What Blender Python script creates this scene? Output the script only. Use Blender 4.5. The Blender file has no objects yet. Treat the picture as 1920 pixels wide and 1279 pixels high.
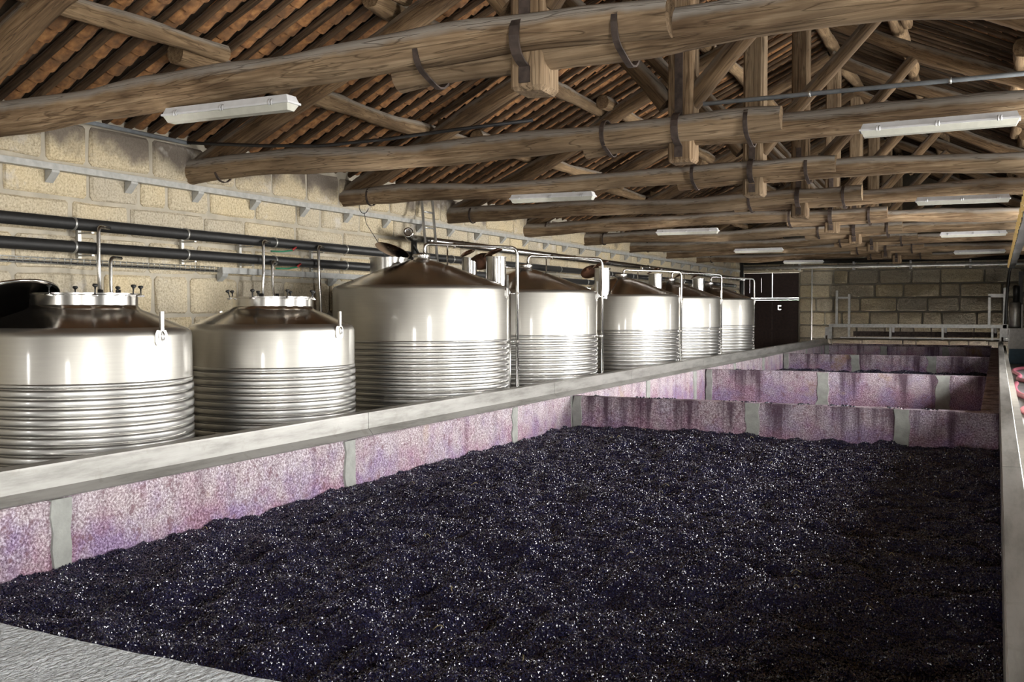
import bpy, bmesh, math, random
import numpy as np
from mathutils import Vector, Matrix, noise

PI = math.pi
C = bpy.context.scene.collection
scn = bpy.context.scene
rnd = random.Random(7)

# ------------------------------------------------------------------ camera
cam_d = bpy.data.cameras.new('camera')
cam_d.sensor_width = 36.0
cam_d.lens = 36.0 * 1850.0 / 1920.0
cam_d.clip_start = 0.05
cam = bpy.data.objects.new('camera', cam_d)
C.objects.link(cam)
cam.location = (0, 0, 1.75)
cam.rotation_euler = (PI / 2 - math.radians(1.765), 0, math.radians(26.19))
scn.camera = cam

# ------------------------------------------------------------------ sky, daylight, exposure
world = bpy.data.worlds.new('World')
scn.world = world
world.use_nodes = True
wn = world.node_tree
bg = wn.nodes['Background']
# bright overcast sky above the horizon, a duller pale yard below it
wt = wn.nodes.new('ShaderNodeTexCoord')
ws = wn.nodes.new('ShaderNodeSeparateXYZ')
wr = wn.nodes.new('ShaderNodeMapRange')
wm = wn.nodes.new('ShaderNodeMix')
wm.data_type = 'RGBA'
wr.inputs['From Min'].default_value = -0.04
wr.inputs['From Max'].default_value = 0.04
wm.inputs[6].default_value = (0.62, 0.60, 0.565, 1)
wm.inputs[7].default_value = (1.0, 0.99, 0.97, 1)
wn.links.new(wt.outputs['Generated'], ws.inputs[0])
wn.links.new(ws.outputs['Z'], wr.inputs['Value'])
wn.links.new(wr.outputs[0], wm.inputs[0])
wn.links.new(wm.outputs[2], bg.inputs['Color'])
bg.inputs['Strength'].default_value = 40.0
scn.view_settings.view_transform = 'Standard'
scn.view_settings.look = 'None'
scn.view_settings.exposure = 0.68
scn.view_settings.gamma = 1.0
scn.view_settings.use_curve_mapping = False
scn.cycles.max_bounces = 6
scn.cycles.diffuse_bounces = 2
scn.cycles.glossy_bounces = 3
scn.cycles.sample_clamp_indirect = 8.0
scn.cycles.caustics_reflective = False
scn.cycles.caustics_refractive = False
scn.cycles.use_adaptive_sampling = True
scn.cycles.adaptive_threshold = 0.05

# openings of the right-hand wall (x = 3.45): y0, y1, z0, z1 ; and of the near gable
RX = 3.45
OPEN_R = [(-1.7, 0.3, 0.0, 3.4), (7.9, 9.5, 0.5, 3.4), (15.2, 18.4, 0.0, 3.45), (22.3, 23.2, 0.6, 3.4), (28.8, 29.6, 0.6, 3.4)]
OPEN_F = [(-8.7, -8.3, 0.6, 2.6), (-0.9, 0.2, 0.0, 2.3)]
FY = -4.5


def portal(name, loc, rot, sx, sy):
    d = bpy.data.lights.new(name, 'AREA')
    d.shape = 'RECTANGLE'
    d.size, d.size_y = sx, sy
    d.cycles.is_portal = True
    o = bpy.data.objects.new(name, d)
    C.objects.link(o)
    o.location = loc
    o.rotation_euler = rot


for (a, b, c, d) in OPEN_R:
    portal('daylight_portal', (RX + 0.3, (a + b) / 2, (c + d) / 2), (0, PI / 2, 0), d - c, b - a)
for (a, b, c, d) in OPEN_F:
    portal('daylight_portal', ((a + b) / 2, FY - 0.3, (c + d) / 2), (PI / 2, 0, 0), b - a, d - c)

# ------------------------------------------------------------------ helpers
WM = {}


def link(o, parent=None, M=None):
    C.objects.link(o)
    M = M or Matrix.Identity(4)
    o.matrix_basis = M
    if parent is not None:
        o.parent = parent
        o.matrix_parent_inverse = WM[parent.name].inverted()
    WM[o.name] = M.copy()
    return o


def tag(o, label=None, cat=None, group=None, kind=None):
    if label:
        o['label'] = label
    if cat:
        o['category'] = cat
    if group:
        o['group'] = group
    if kind:
        o['kind'] = kind
    return o


def empty(name, loc, label=None, cat=None, group=None, kind=None):
    o = bpy.data.objects.new(name, None)
    o.empty_display_size = 0.2
    link(o, None, Matrix.Translation(loc))
    return tag(o, label, cat, group, kind)


class MB:
    """collects vertices and faces of one mesh"""

    def __init__(self):
        self.v = []
        self.f = []
        self.sm = []

    def add(self, vs, fs, smooth=False):
        n = len(self.v)
        self.v += [tuple(p) for p in vs]
        self.f += [tuple(i + n for i in f) for f in fs]
        self.sm += [smooth] * len(fs)
        return self

    def box(self, a, b):
        x0, y0, z0 = a
        x1, y1, z1 = b
        vs = [(x0, y0, z0), (x1, y0, z0), (x1, y1, z0), (x0, y1, z0), (x0, y0, z1), (x1, y0, z1), (x1, y1, z1), (x0, y1, z1)]
        fs = [(0, 3, 2, 1), (4, 5, 6, 7), (0, 1, 5, 4), (1, 2, 6, 5), (2, 3, 7, 6), (3, 0, 4, 7)]
        return self.add(vs, fs)

    def tube(self, pts, r, n=10, smooth=True, caps=True):
        pts = [Vector(p) for p in pts]
        rs = r if isinstance(r, (list, tuple)) else [r] * len(pts)
        vs, fs = [], []
        up = None
        for i, p in enumerate(pts):
            t = (pts[min(i + 1, len(pts) - 1)] - pts[max(i - 1, 0)]).normalized()
            if up is None:
                a = Vector((0, 0, 1)) if abs(t.z) < 0.9 else Vector((1, 0, 0))
                s = t.cross(a).normalized()
            else:
                s = (up - t * up.dot(t)).normalized()
            up = s
            w = t.cross(s)
            for k in range(n):
                a = 2 * PI * k / n
                vs.append(p + (s * math.cos(a) + w * math.sin(a)) * rs[i])
        for i in range(len(pts) - 1):
            for k in range(n):
                k2 = (k + 1) % n
                fs.append((i * n + k, i * n + k2, (i + 1) * n + k2, (i + 1) * n + k))
        self.add(vs, fs, smooth)
        if caps:
            b = len(self.v) - len(vs)
            self.f.append(tuple(b + k for k in range(n))[::-1])
            self.f.append(tuple(b + (len(pts) - 1) * n + k for k in range(n)))
            self.sm += [False, False]
        return self

    def lathe(self, prof, n=64, c=(0, 0, 0), smooth=True, close=False):
        vs, fs = [], []
        for (r, z) in prof:
            for k in range(n):
                a = 2 * PI * k / n
                vs.append((c[0] + r * math.cos(a), c[1] + r * math.sin(a), c[2] + z))
        m = len(prof)
        for i in range(m if close else m - 1):
            j = (i + 1) % m
            for k in range(n):
                k2 = (k + 1) % n
                fs.append((i * n + k, i * n + k2, j * n + k2, j * n + k))
        return self.add(vs, fs, smooth)

    def prism(self, poly, axis, a, b):
        """extrude a 2-D polygon along axis (0 x: poly=(y,z); 1 y: poly=(x,z); 2 z: poly=(x,y))"""
        def P(p, t):
            return [(t, p[0], p[1]), (p[0], t, p[1]), (p[0], p[1], t)][axis]
        n = len(poly)
        vs = [P(p, a) for p in poly] + [P(p, b) for p in poly]
        fs = [tuple(range(n))[::-1], tuple(range(n, 2 * n))] + [(i, (i + 1) % n, n + (i + 1) % n, n + i) for i in range(n)]
        return self.add(vs, fs)

    def mesh(self, name, mat, sharp=None):
        me = bpy.data.meshes.new(name)
        me.from_pydata(self.v, [], self.f)
        bm = bmesh.new()
        bm.from_mesh(me)
        bmesh.ops.recalc_face_normals(bm, faces=bm.faces)
        bm.to_mesh(me)
        bm.free()
        me.polygons.foreach_set('use_smooth', self.sm)
        if sharp:
            me.set_sharp_from_angle(angle=math.radians(sharp))
        me.materials.append(mat)
        return me

    def build(self, name, mat, parent=None, M=None, sharp=None):
        o = bpy.data.objects.new(name, self.mesh(name, mat, sharp))
        return link(o, parent, M)


CACHE = {}


def cached(key, name, fn, parent=None, M=None):
    """an object whose mesh data is shared by all alike pieces"""
    if key not in CACHE:
        CACHE[key] = fn()
    return link(bpy.data.objects.new(name, CACHE[key]), parent, M)


def bend(pts, r, n=5):
    """round the corners of a polyline"""
    pts = [Vector(p) for p in pts]
    out = [pts[0]]
    for i in range(1, len(pts) - 1):
        a, b, c = pts[i - 1], pts[i], pts[i + 1]
        d1, d2 = (a - b), (c - b)
        rr = min(r, d1.length * 0.49, d2.length * 0.49)
        p, q = b + d1.normalized() * rr, b + d2.normalized() * rr
        for k in range(n + 1):
            t = k / n
            out.append(p * (1 - t) ** 2 + b * 2 * t * (1 - t) + q * t * t)
    out.append(pts[-1])
    return out


def align_x(p0, p1):
    p0, p1 = Vector(p0), Vector(p1)
    x = (p1 - p0).normalized()
    a = Vector((0, 0, 1)) if abs(x.z) < 0.95 else Vector((0, 1, 0))
    y = a.cross(x).normalized()
    z = x.cross(y)
    M = Matrix((x, y, z)).transposed().to_4x4()
    M.translation = p0
    return M


def log_mesh(length, r0, r1, wob, seed, mat, sides=12, seg=None, rough=0.06, square=0.0):
    """a hand-hewn log along local x"""
    R = random.Random(seed)
    seg = seg or max(4, int(length / 0.28))
    ph = [R.uniform(0, 6.28) for _ in range(8)]
    m = MB()
    vs, fs = [], []
    for i in range(seg + 1):
        t = i / seg
        x = t * length
        env = math.sin(PI * t) ** 0.5 if 0 < t < 1 else 0
        cy = env * wob * (math.sin(x * 0.9 + ph[0]) + 0.5 * math.sin(x * 2.3 + ph[1]))
        cz = env * wob * (math.sin(x * 0.7 + ph[2]) + 0.5 * math.sin(x * 1.9 + ph[3]))
        r = r0 + (r1 - r0) * t
        r *= 1 + rough * math.sin(x * 2.7 + ph[4]) + rough * 0.6 * math.sin(x * 6.1 + ph[5])
        for k in range(sides):
            a = 2 * PI * (k + 0.5) / sides
            q = 1 + rough * 0.7 * noise.noise((x * 2.2 + seed * 3.1, math.cos(a) * 1.4, math.sin(a) * 1.4))
            if square:
                s = max(abs(math.cos(a)), abs(math.sin(a)))
                q *= 1 + square * (1 / s - 1) - square * 0.06
            vs.append((x, cy + r * q * math.cos(a), cz + r * q * math.sin(a)))
    for i in range(seg):
        for k in range(sides):
            k2 = (k + 1) % sides
            fs.append((i * sides + k, i * sides + k2, (i + 1) * sides + k2, (i + 1) * sides + k))
    m.add(vs, fs, True)
    m.add([vs[k] for k in range(sides)], [tuple(range(sides))], False)
    e = seg * sides
    m.add([vs[e + k] for k in range(sides)], [tuple(range(sides))], False)
    return m.mesh('log', mat)


def log(name, p0, p1, r0, r1, mat, parent, wob=0.03, seed=0, **kw):
    me = log_mesh((Vector(p1) - Vector(p0)).length, r0, r1, wob, seed, mat, **kw)
    return link(bpy.data.objects.new(name, me), parent, align_x(p0, p1))


# ------------------------------------------------------------------ materials
def new_mat(name):
    m = bpy.data.materials.new(name)
    m.use_nodes = True
    return m, m.node_tree.nodes, m.node_tree.links, m.node_tree.nodes['Principled BSDF']


class G:
    """tiny node-graph helper"""

    def __init__(self, m):
        self.t = m.node_tree
        self.n = self.t.nodes
        self.l = self.t.links

    def set(self, sock, v):
        if isinstance(v, bpy.types.NodeSocket):
            self.l.new(v, sock)
        elif isinstance(v, (tuple, list)) and len(v) == 3 and sock.type == 'RGBA':
            sock.default_value = (*v, 1)
        else:
            sock.default_value = v

    def coord(self, kind='Object'):
        return self.n.new('ShaderNodeTexCoord').outputs[kind]

    def pos(self):
        return self.n.new('ShaderNodeNewGeometry').outputs['Position']

    def map(self, v, scale=(1, 1, 1), loc=(0, 0, 0)):
        k = self.n.new('ShaderNodeMapping')
        self.set(k.inputs['Vector'], v)
        k.inputs['Scale'].default_value = scale
        self.set(k.inputs['Location'], loc)
        return k.outputs[0]

    def noise(self, v, scale, detail=4, rough=0.55, dist=0.0, out='Fac'):
        k = self.n.new('ShaderNodeTexNoise')
        self.set(k.inputs['Vector'], v)
        k.inputs['Scale'].default_value = scale
        k.inputs['Detail'].default_value = detail
        k.inputs['Roughness'].default_value = rough
        k.inputs['Distortion'].default_value = dist
        return k.outputs[out]

    def voro(self, v, scale, out='Distance', feature='F1'):
        k = self.n.new('ShaderNodeTexVoronoi')
        k.feature = feature
        self.set(k.inputs['Vector'], v)
        k.inputs['Scale'].default_value = scale
        return k.outputs[out]

    def ramp(self, v, stops, interp='LINEAR'):
        k = self.n.new('ShaderNodeValToRGB')
        k.color_ramp.interpolation = interp
        e = k.color_ramp.elements
        while len(e) < len(stops):
            e.new(0.5)
        for i, (p, c) in enumerate(stops):
            e[i].position = p
            e[i].color = (*c, 1) if isinstance(c, (tuple, list)) else (c, c, c, 1)
        self.set(k.inputs[0], v)
        return k.outputs[0]

    def mix(self, f, a, b, mode='MIX'):
        k = self.n.new('ShaderNodeMix')
        k.data_type = 'RGBA'
        k.blend_type = mode
        self.set(k.inputs[0], f)
        self.set(k.inputs[6], a)
        self.set(k.inputs[7], b)
        return k.outputs[2]

    def math(self, op, a, b=0.0, clamp=False):
        k = self.n.new('ShaderNodeMath')
        k.operation = op
        k.use_clamp = clamp
        self.set(k.inputs[0], a)
        self.set(k.inputs[1], b)
        return k.outputs[0]

    def vadd(self, a, b):
        k = self.n.new('ShaderNodeVectorMath')
        k.operation = 'ADD'
        self.set(k.inputs[0], a)
        self.set(k.inputs[1], b)
        return k.outputs[0]

    def rand(self):
        return self.n.new('ShaderNodeObjectInfo').outputs['Random']

    def bump(self, h, strength, dist, normal=None):
        k = self.n.new('ShaderNodeBump')
        k.inputs['Strength'].default_value = strength
        k.inputs['Distance'].default_value = dist
        self.set(k.inputs['Height'], h)
        if normal is not None:
            self.set(k.inputs['Normal'], normal)
        return k.outputs[0]

    def normal_z(self):
        g = self.n.new('ShaderNodeNewGeometry').outputs['Normal']
        s = self.n.new('ShaderNodeSeparateXYZ')
        self.l.new(g, s.inputs[0])
        return s.outputs['Z']

    def sep(self, v, out):
        s = self.n.new('ShaderNodeSeparateXYZ')
        self.l.new(v, s.inputs[0])
        return s.outputs[out]


def plain(name, col, rough=0.6, metal=0.0, spec=0.5, var=0.12, bump=0.0, scale=12):
    m, n, l, b = new_mat(name)
    g = G(m)
    v = g.coord()
    f = g.noise(v, scale, 3)
    c2 = tuple(c * (1 - var * 2.2) for c in col)
    c3 = tuple(min(1, c * (1 + var)) for c in col)
    g.set(b.inputs['Base Color'], g.ramp(f, [(0.25, c2), (0.75, c3)]))
    b.inputs['Roughness'].default_value = rough
    b.inputs['Metallic'].default_value = metal
    b.inputs['Specular IOR Level'].default_value = spec
    if bump:
        g.set(b.inputs['Normal'], g.bump(g.noise(v, scale * 6, 2), bump, 0.01))
    return m


def wood(name, dark, mid, light, dust=0.6, dustcol=(0.34, 0.31, 0.27)):
    m, n, l, b = new_mat(name)
    g = G(m)
    r = g.rand()
    off = g.n.new('ShaderNodeCombineXYZ')
    g.set(off.inputs[0], g.math('MULTIPLY', r, 37.0))
    g.set(off.inputs[1], g.math('MULTIPLY', r, 11.0))
    v = g.vadd(g.coord(), off.outputs[0])
    grain = g.noise(g.map(v, (0.7, 14, 14)), 2.2, 4, 0.65, 0.3)
    patch = g.noise(g.map(v, (0.8, 1.6, 1.6)), 1.5, 3, 0.6)
    c = g.ramp(grain, [(0.18, dark), (0.5, mid), (0.85, light)])
    c = g.mix(g.ramp(patch, [(0.44, 0.0), (0.60, 0.9)]), c, g.mix(0.5, c, (dark[0] * 0.55, dark[1] * 0.5, dark[2] * 0.5)))
    c = g.mix(g.ramp(g.noise(v, 0.6, 2), [(0.45, 0.0), (0.7, 0.5)]), c, g.mix(0.6, c, light))
    hs = g.n.new('ShaderNodeHueSaturation')
    g.set(hs.inputs['Value'], g.math('ADD', g.math('MULTIPLY', r, 0.5), 0.75))
    g.set(hs.inputs['Color'], c)
    c = hs.outputs[0]
    # pale dust lying on whatever faces up
    nz = g.math('ADD', g.normal_z(), g.math('MULTIPLY', g.math('SUBTRACT', g.noise(v, 5, 2), 0.5), 0.5))
    c = g.mix(g.math('MULTIPLY', g.ramp(nz, [(0.08, 0.0), (0.5, 1.0)]), dust), c, dustcol)
    g.set(b.inputs['Base Color'], c)
    b.inputs['Roughness'].default_value = 0.85
    b.inputs['Specular IOR Level'].default_value = 0.2
    crack = g.ramp(g.noise(g.map(v, (0.5, 9, 9)), 1.6, 2, 0.5, 1.0), [(0.475, 1.0), (0.5, 0.0), (0.525, 1.0)])
    c = g.mix(g.math('MULTIPLY', g.math('SUBTRACT', 1.0, crack), 0.55), c, (dark[0] * 0.5, dark[1] * 0.5, dark[2] * 0.5))
    g.set(b.inputs['Base Color'], c)
    h = g.math('ADD', g.math('MULTIPLY', grain, 0.5), g.math('MULTIPLY', crack, 0.35))
    g.set(b.inputs['Normal'], g.bump(h, 0.55, 0.02))
    return m


M_WOOD = wood('hewn_chestnut', (0.06, 0.036, 0.02), (0.235, 0.16, 0.095), (0.50, 0.385, 0.255), 0.85, (0.42, 0.395, 0.36))
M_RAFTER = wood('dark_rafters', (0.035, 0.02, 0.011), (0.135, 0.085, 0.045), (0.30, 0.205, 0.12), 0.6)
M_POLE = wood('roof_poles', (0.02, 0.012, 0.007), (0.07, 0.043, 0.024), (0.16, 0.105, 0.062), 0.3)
M_PURLIN = wood('purlin_wood', (0.07, 0.042, 0.022), (0.21, 0.14, 0.078), (0.40, 0.29, 0.175), 0.8)


def mat_tile():
    m, n, l, b = new_mat('clay_tile')
    g = G(m)
    v = g.pos()
    r = g.noise(v, 4.6, 3)
    f = g.noise(v, 14, 3)
    c = g.ramp(f, [(0.3, (0.13, 0.055, 0.02)), (0.55, (0.30, 0.14, 0.05)), (0.8, (0.44, 0.23, 0.09))])
    c = g.mix(g.ramp(r, [(0.4, 0.0), (0.65, 0.7)]), c, (0.09, 0.05, 0.026))
    g.set(b.inputs['Base Color'], c)
    b.inputs['Roughness'].default_value = 0.9
    g.set(b.inputs['Normal'], g.bump(f, 0.3, 0.01))
    return m


M_TILE = mat_tile()
M_DECK = plain('light_block_slab', (0.06, 0.04, 0.025), 0.9)  # dark slab added over the tiles to keep light out


def mat_stone(name, pale, mid, dark, soot=True):
    m, n, l, b = new_mat(name)
    g = G(m)
    r = g.rand()
    v = g.pos()
    f = g.noise(v, 38, 3, 0.7)
    big = g.noise(v, 1.3, 3, 0.6)
    c = g.ramp(f, [(0.28, dark), (0.5, mid), (0.72, pale)])
    c = g.mix(g.ramp(big, [(0.38, 0.0), (0.7, 0.55)]), c, g.mix(0.5, c, (pale[0] * 1.05, pale[1] * 0.93, pale[2] * 0.72)))
    hs = g.n.new('ShaderNodeHueSaturation')
    g.set(hs.inputs['Value'], g.math('ADD', g.math('MULTIPLY', r, 0.22), 0.86))
    g.set(hs.inputs['Saturation'], g.math('ADD', g.math('MULTIPLY', r, 0.35), 0.78))
    g.set(hs.inputs['Color'], c)
    c = hs.outputs[0]
    if soot:  # grey-mauve lichen and old limewash in blotches along the top courses
        z = g.sep(v, 'Z')
        k = g.math('ADD', g.math('MULTIPLY', g.math('SUBTRACT', z, 3.5), 1.5), g.math('MULTIPLY', g.math('SUBTRACT', g.noise(v, 1.1, 4), 0.42), 2.0))
        c = g.mix(g.ramp(k, [(0.25, 0.0), (0.5, 0.85)]), c, (0.17, 0.145, 0.13))
        w = g.noise(g.vadd(v, (9, 4, 2)), 1.5, 4, 0.7)
        c = g.mix(g.ramp(w, [(0.60, 0.0), (0.68, 0.7)]), c, (0.66, 0.62, 0.57))
    g.set(b.inputs['Base Color'], c)
    b.inputs['Roughness'].default_value = 0.92
    b.inputs['Specular IOR Level'].default_value = 0.2
    h = g.math('ADD', g.math('MULTIPLY', f, 0.6), g.noise(v, 9, 2))
    g.set(b.inputs['Normal'], g.bump(h, 0.9, 0.025))
    return m


M_STONE = mat_stone('cream_granite', (0.78, 0.70, 0.54), (0.60, 0.52, 0.375), (0.33, 0.27, 0.18))
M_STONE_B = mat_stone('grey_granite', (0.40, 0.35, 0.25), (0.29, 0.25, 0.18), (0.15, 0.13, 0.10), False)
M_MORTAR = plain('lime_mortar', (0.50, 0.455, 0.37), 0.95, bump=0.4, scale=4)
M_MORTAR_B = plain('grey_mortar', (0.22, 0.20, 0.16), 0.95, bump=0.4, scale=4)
M_PLASTER = plain('plain_wall', (0.20, 0.18, 0.15), 0.95, bump=0.3, scale=3)
M_CONC = plain('concrete_floor', (0.30, 0.30, 0.30), 0.8, bump=0.2, scale=3)
M_JOINT = plain('cement_joint', (0.34, 0.345, 0.32), 0.9, bump=0.5, scale=9)


def mat_lagar(name, violet, runs):
    """granite of the trough: speckled, stained pink and violet by wine, dark runs below the top edge"""
    m, n, l, b = new_mat(name)
    g = G(m)
    v = g.pos()
    f = g.noise(v, 55, 3, 0.8)
    blot = g.noise(v, 3.2, 4, 0.65)
    pit = g.noise(g.vadd(v, (3, 8, 1)), 11, 4, 0.7)
    z = g.sep(v, 'Z')
    base = g.ramp(f, [(0.34, (0.22, 0.15, 0.16)), (0.5, (0.56, 0.48, 0.49)), (0.62, (0.96, 0.92, 0.92))])
    hue = g.noise(g.vadd(v, (5, 1, 3)), 1.7, 4, 0.6)
    rose = g.ramp(f, [(0.34, (0.09, 0.028, 0.055)), (0.5, (0.34, 0.16, 0.25)), (0.64, (0.74, 0.53, 0.66))])
    viol = g.ramp(f, [(0.34, (0.06, 0.028, 0.085)), (0.5, (0.27, 0.16, 0.33)), (0.64, (0.64, 0.51, 0.77))])
    stain = g.mix(g.ramp(hue, [(0.42, 0.0), (0.58, 1.0)]), rose, viol)
    if runs:
        base = g.mix(0.35, base, g.ramp(f, [(0.34, (0.12, 0.10, 0.11)), (0.62, (0.62, 0.57, 0.60))]))
    tide = g.math('ADD', g.math('MULTIPLY', g.math('SUBTRACT', 0.42, z), 1.5), g.math('MULTIPLY', g.math('SUBTRACT', blot, 0.5), 2.2))
    c = g.mix(g.ramp(tide, [(0.0, 0.12 + violet * 0.3), (0.62, 0.92)]), base, stain)
    c = g.mix(g.ramp(pit, [(0.56, 0.0), (0.66, 0.75)]), c, (0.20, 0.09, 0.11))
    run = g.noise(g.map(v, (3.2, 3.2, 0.16)), 1.0, 5, 0.65)
    k = g.math('ADD', run, g.math('MULTIPLY', g.math('SUBTRACT', z, 0.25), 0.22))
    c = g.mix(g.math('MULTIPLY', g.ramp(k, [(0.52, 0.0), (0.64, 0.85)]), 0.35 + 0.65 * runs), c, (0.055, 0.018, 0.042))
    och = g.noise(g.vadd(v, (1, 2, 7)), 1.3, 4, 0.6)
    c = g.mix(g.ramp(och, [(0.62, 0.0), (0.72, 0.6)]), c, (0.42, 0.27, 0.13))
    g.set(b.inputs['Base Color'], c)
    b.inputs['Roughness'].default_value = 0.62
    h = g.math('ADD', f, g.math('MULTIPLY', pit, 0.8))
    g.set(b.inputs['Normal'], g.bump(h, 1.0, 0.02))
    return m


M_LAGAR = mat_lagar('wine_stained_granite', 0.35, 0)
M_LAGAR_X = mat_lagar('streaked_granite', 0.8, 1)


def mat_rough_plaster():
    m, n, l, b = new_mat('rough_render')
    g = G(m)
    v = g.pos()
    f = g.noise(v, 42, 3, 0.65, 0.4)
    c = g.ramp(f, [(0.32, (0.42, 0.44, 0.46)), (0.68, (0.82, 0.84, 0.86))])
    g.set(b.inputs['Base Color'], c)
    b.inputs['Roughness'].default_value = 0.85
    g.set(b.inputs['Normal'], g.bump(g.noise(g.map(v, (1, 0.6, 1)), 38, 4, 0.6), 1.0, 0.05))
    return m


M_RENDER = mat_rough_plaster()


def mat_steel(name, col, rough, aniso=0.0, var=0.08, bumps=0.0, scuff=0.0):
    m, n, l, b = new_mat(name)
    g = G(m)
    v = g.coord()
    f = g.noise(g.map(v, (3, 3, 60)), 1.0, 3)
    s = g.noise(v, 2.2, 3, 0.6)
    c = g.mix(f, tuple(x * (1 - var) for x in col), tuple(min(1, x * (1 + var)) for x in col))
    if scuff:
        c = g.mix(g.ramp(g.noise(g.map(v, (6, 0.8, 6)), 2.0, 6, 0.65), [(0.5, 0.0), (0.72, scuff)]), c, tuple(x * 0.45 for x in col))
    g.set(b.inputs['Base Color'], c)
    b.inputs['Metallic'].default_value = 1.0
    g.set(b.inputs['Roughness'], g.math('ADD', g.math('MULTIPLY', g.math('SUBTRACT', s, 0.5), 0.18), rough))
    if aniso:
        b.inputs['Anisotropic'].default_value = aniso
        t = g.n.new('ShaderNodeTangent')
        t.direction_type = 'RADIAL'
        t.axis = 'Z'
        g.set(b.inputs['Tangent'], t.outputs[0])
    if bumps:
        g.set(b.inputs['Normal'], g.bump(g.noise(v, 2.5, 2), bumps, 0.02))
    return m


M_TANK = mat_steel('brushed_tank_steel', (0.42, 0.405, 0.37), 0.46)
M_RING = mat_steel('jacket_steel', (0.40, 0.395, 0.38), 0.40)
for mm in (M_TANK, M_RING):
    bb = mm.node_tree.nodes['Principled BSDF']
    bb.inputs['Coat Weight'].default_value = 1.0
    bb.inputs['Coat Roughness'].default_value = 0.10
    bb.inputs['Coat IOR'].default_value = 1.4
M_CONE = mat_steel('polished_cone_steel', (0.56, 0.52, 0.47), 0.20)
M_LID = mat_steel('dark_lid_steel', (0.20, 0.19, 0.18), 0.22)
M_CHROME = mat_steel('tube_steel', (0.55, 0.54, 0.52), 0.24)
M_GAP = plain('jacket_shadow_gap', (0.05, 0.05, 0.05), 0.5)


def mat_rail():
    m, n, l, b = new_mat('worn_rail_steel')
    g = G(m)
    v = g.pos()
    f = g.noise(g.map(v, (6, 0.7, 5)), 1.6, 6, 0.65)
    c = g.ramp(f, [(0.3, (0.20, 0.195, 0.175)), (0.52, (0.37, 0.36, 0.335)), (0.75, (0.46, 0.45, 0.425))])
    c = g.mix(g.ramp(g.noise(v, 7, 5, 0.7), [(0.58, 0.0), (0.72, 0.5)]), c, (0.25, 0.235, 0.20))
    g.set(b.inputs['Base Color'], c)
    b.inputs['Metallic'].default_value = 0.55
    b.inputs['Roughness'].default_value = 0.42
    return m


M_RAIL = mat_rail()
M_IRON = plain('wrought_iron', (0.085, 0.062, 0.052), 0.75, 0.2, var=0.3)
M_BLACK = plain('black_rubber', (0.018, 0.018, 0.018), 0.45)
M_INSUL = plain('black_insulation', (0.022, 0.022, 0.022), 0.5, bump=0.1)
M_GREYPVC = plain('grey_trunking', (0.46, 0.46, 0.44), 0.5)
M_GALV = plain('galvanised_steel', (0.50, 0.50, 0.48), 0.4, 0.8)
M_LAMP = plain('white_plastic', (0.74, 0.75, 0.77), 0.4, var=0.05)
M_DIFF = plain('lamp_diffuser', (0.62, 0.62, 0.55), 0.25, var=0.06)
M_PINK = plain('pink_hose', (0.72, 0.20, 0.28), 0.4)
M_DOOR = plain('dark_door_wood', (0.030, 0.014, 0.011), 0.7, var=0.3)
M_BLUE = plain('blue_painted_steel', (0.02, 0.075, 0.13), 0.5)
M_WHITE = plain('white_enamel', (0.70, 0.70, 0.69), 0.45)
M_BRASS = plain('brass_links', (0.70, 0.50, 0.20), 0.35, 0.8)
M_CABLE = plain('black_cable', (0.02, 0.02, 0.022), 0.5)
M_CONDUIT = plain('grey_conduit', (0.30, 0.33, 0.36), 0.4)
M_LIDRED = mat_steel('bronzed_lid', (0.42, 0.30, 0.25), 0.25)
M_GREEN = plain('green_wire', (0.02, 0.20, 0.10), 0.5)
M_RED = plain('red_wire', (0.35, 0.03, 0.03), 0.5)


def mat_grape(name, bluish):
    m, n, l, b = new_mat(name)
    g = G(m)
    v = g.pos()
    f = g.noise(v, 95, 3, 0.7)
    big = g.noise(v, 1.1, 3)
    c = g.ramp(f, [(0.3, (0.003, 0.003, 0.006)), (0.52, (0.012, 0.010, 0.028)), (0.74, (0.05, 0.056, 0.14))])
    c = g.mix(g.ramp(big, [(0.4, 0.0), (0.65, 0.5)]), c, g.mix(0.5, c, (0.02, 0.018, 0.05)))
    g.set(b.inputs['Base Color'], c)
    b.inputs['Roughness'].default_value = 0.16
    b.inputs['Specular IOR Level'].default_value = bluish
    h = g.math('ADD', g.noise(v, 60, 3, 0.6), g.math('MULTIPLY', g.noise(v, 150, 2), 0.4))
    g.set(b.inputs['Normal'], g.bump(h, 0.25, 0.006))
    return m


M_GRAPE = mat_grape('crushed_grape_skin', 1.0)
M_MUST = mat_grape('dark_must', 0.35)
M_STEM = plain('grape_stem', (0.28, 0.22, 0.10), 0.7)

# ------------------------------------------------------------------ shell: floors and walls
LX = -9.25       # inner face of the left wall
BY = 39.4        # inner face of the far wall
RID = -2.9       # ridge line
HALF = 6.35
SL = 0.48


def zp(d):
    """height of the roof poles' axis at distance d from the ridge line"""
    return 3.92 + SL * (HALF - d)


fl = tag(MB().box((LX - .4, FY - .4, -0.75), (-5.95, BY + .4, -0.6)).build('floor', M_CONC), kind='structure')
tag(MB().box((0.32, FY - .4, -0.15), (RX + .5, BY + .4, 0.0)).build('floor', M_CONC), kind='structure')
tag(MB().box((-5.95, FY - .4, -0.15), (0.32, 1.9, 0.0)).build('floor', M_CONC), kind='structure')
tag(MB().box((-6.2, FY - .4, -0.75), (-5.95, 1.9, 0.0)).build('trim_1', M_PLASTER), kind='structure')


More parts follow.
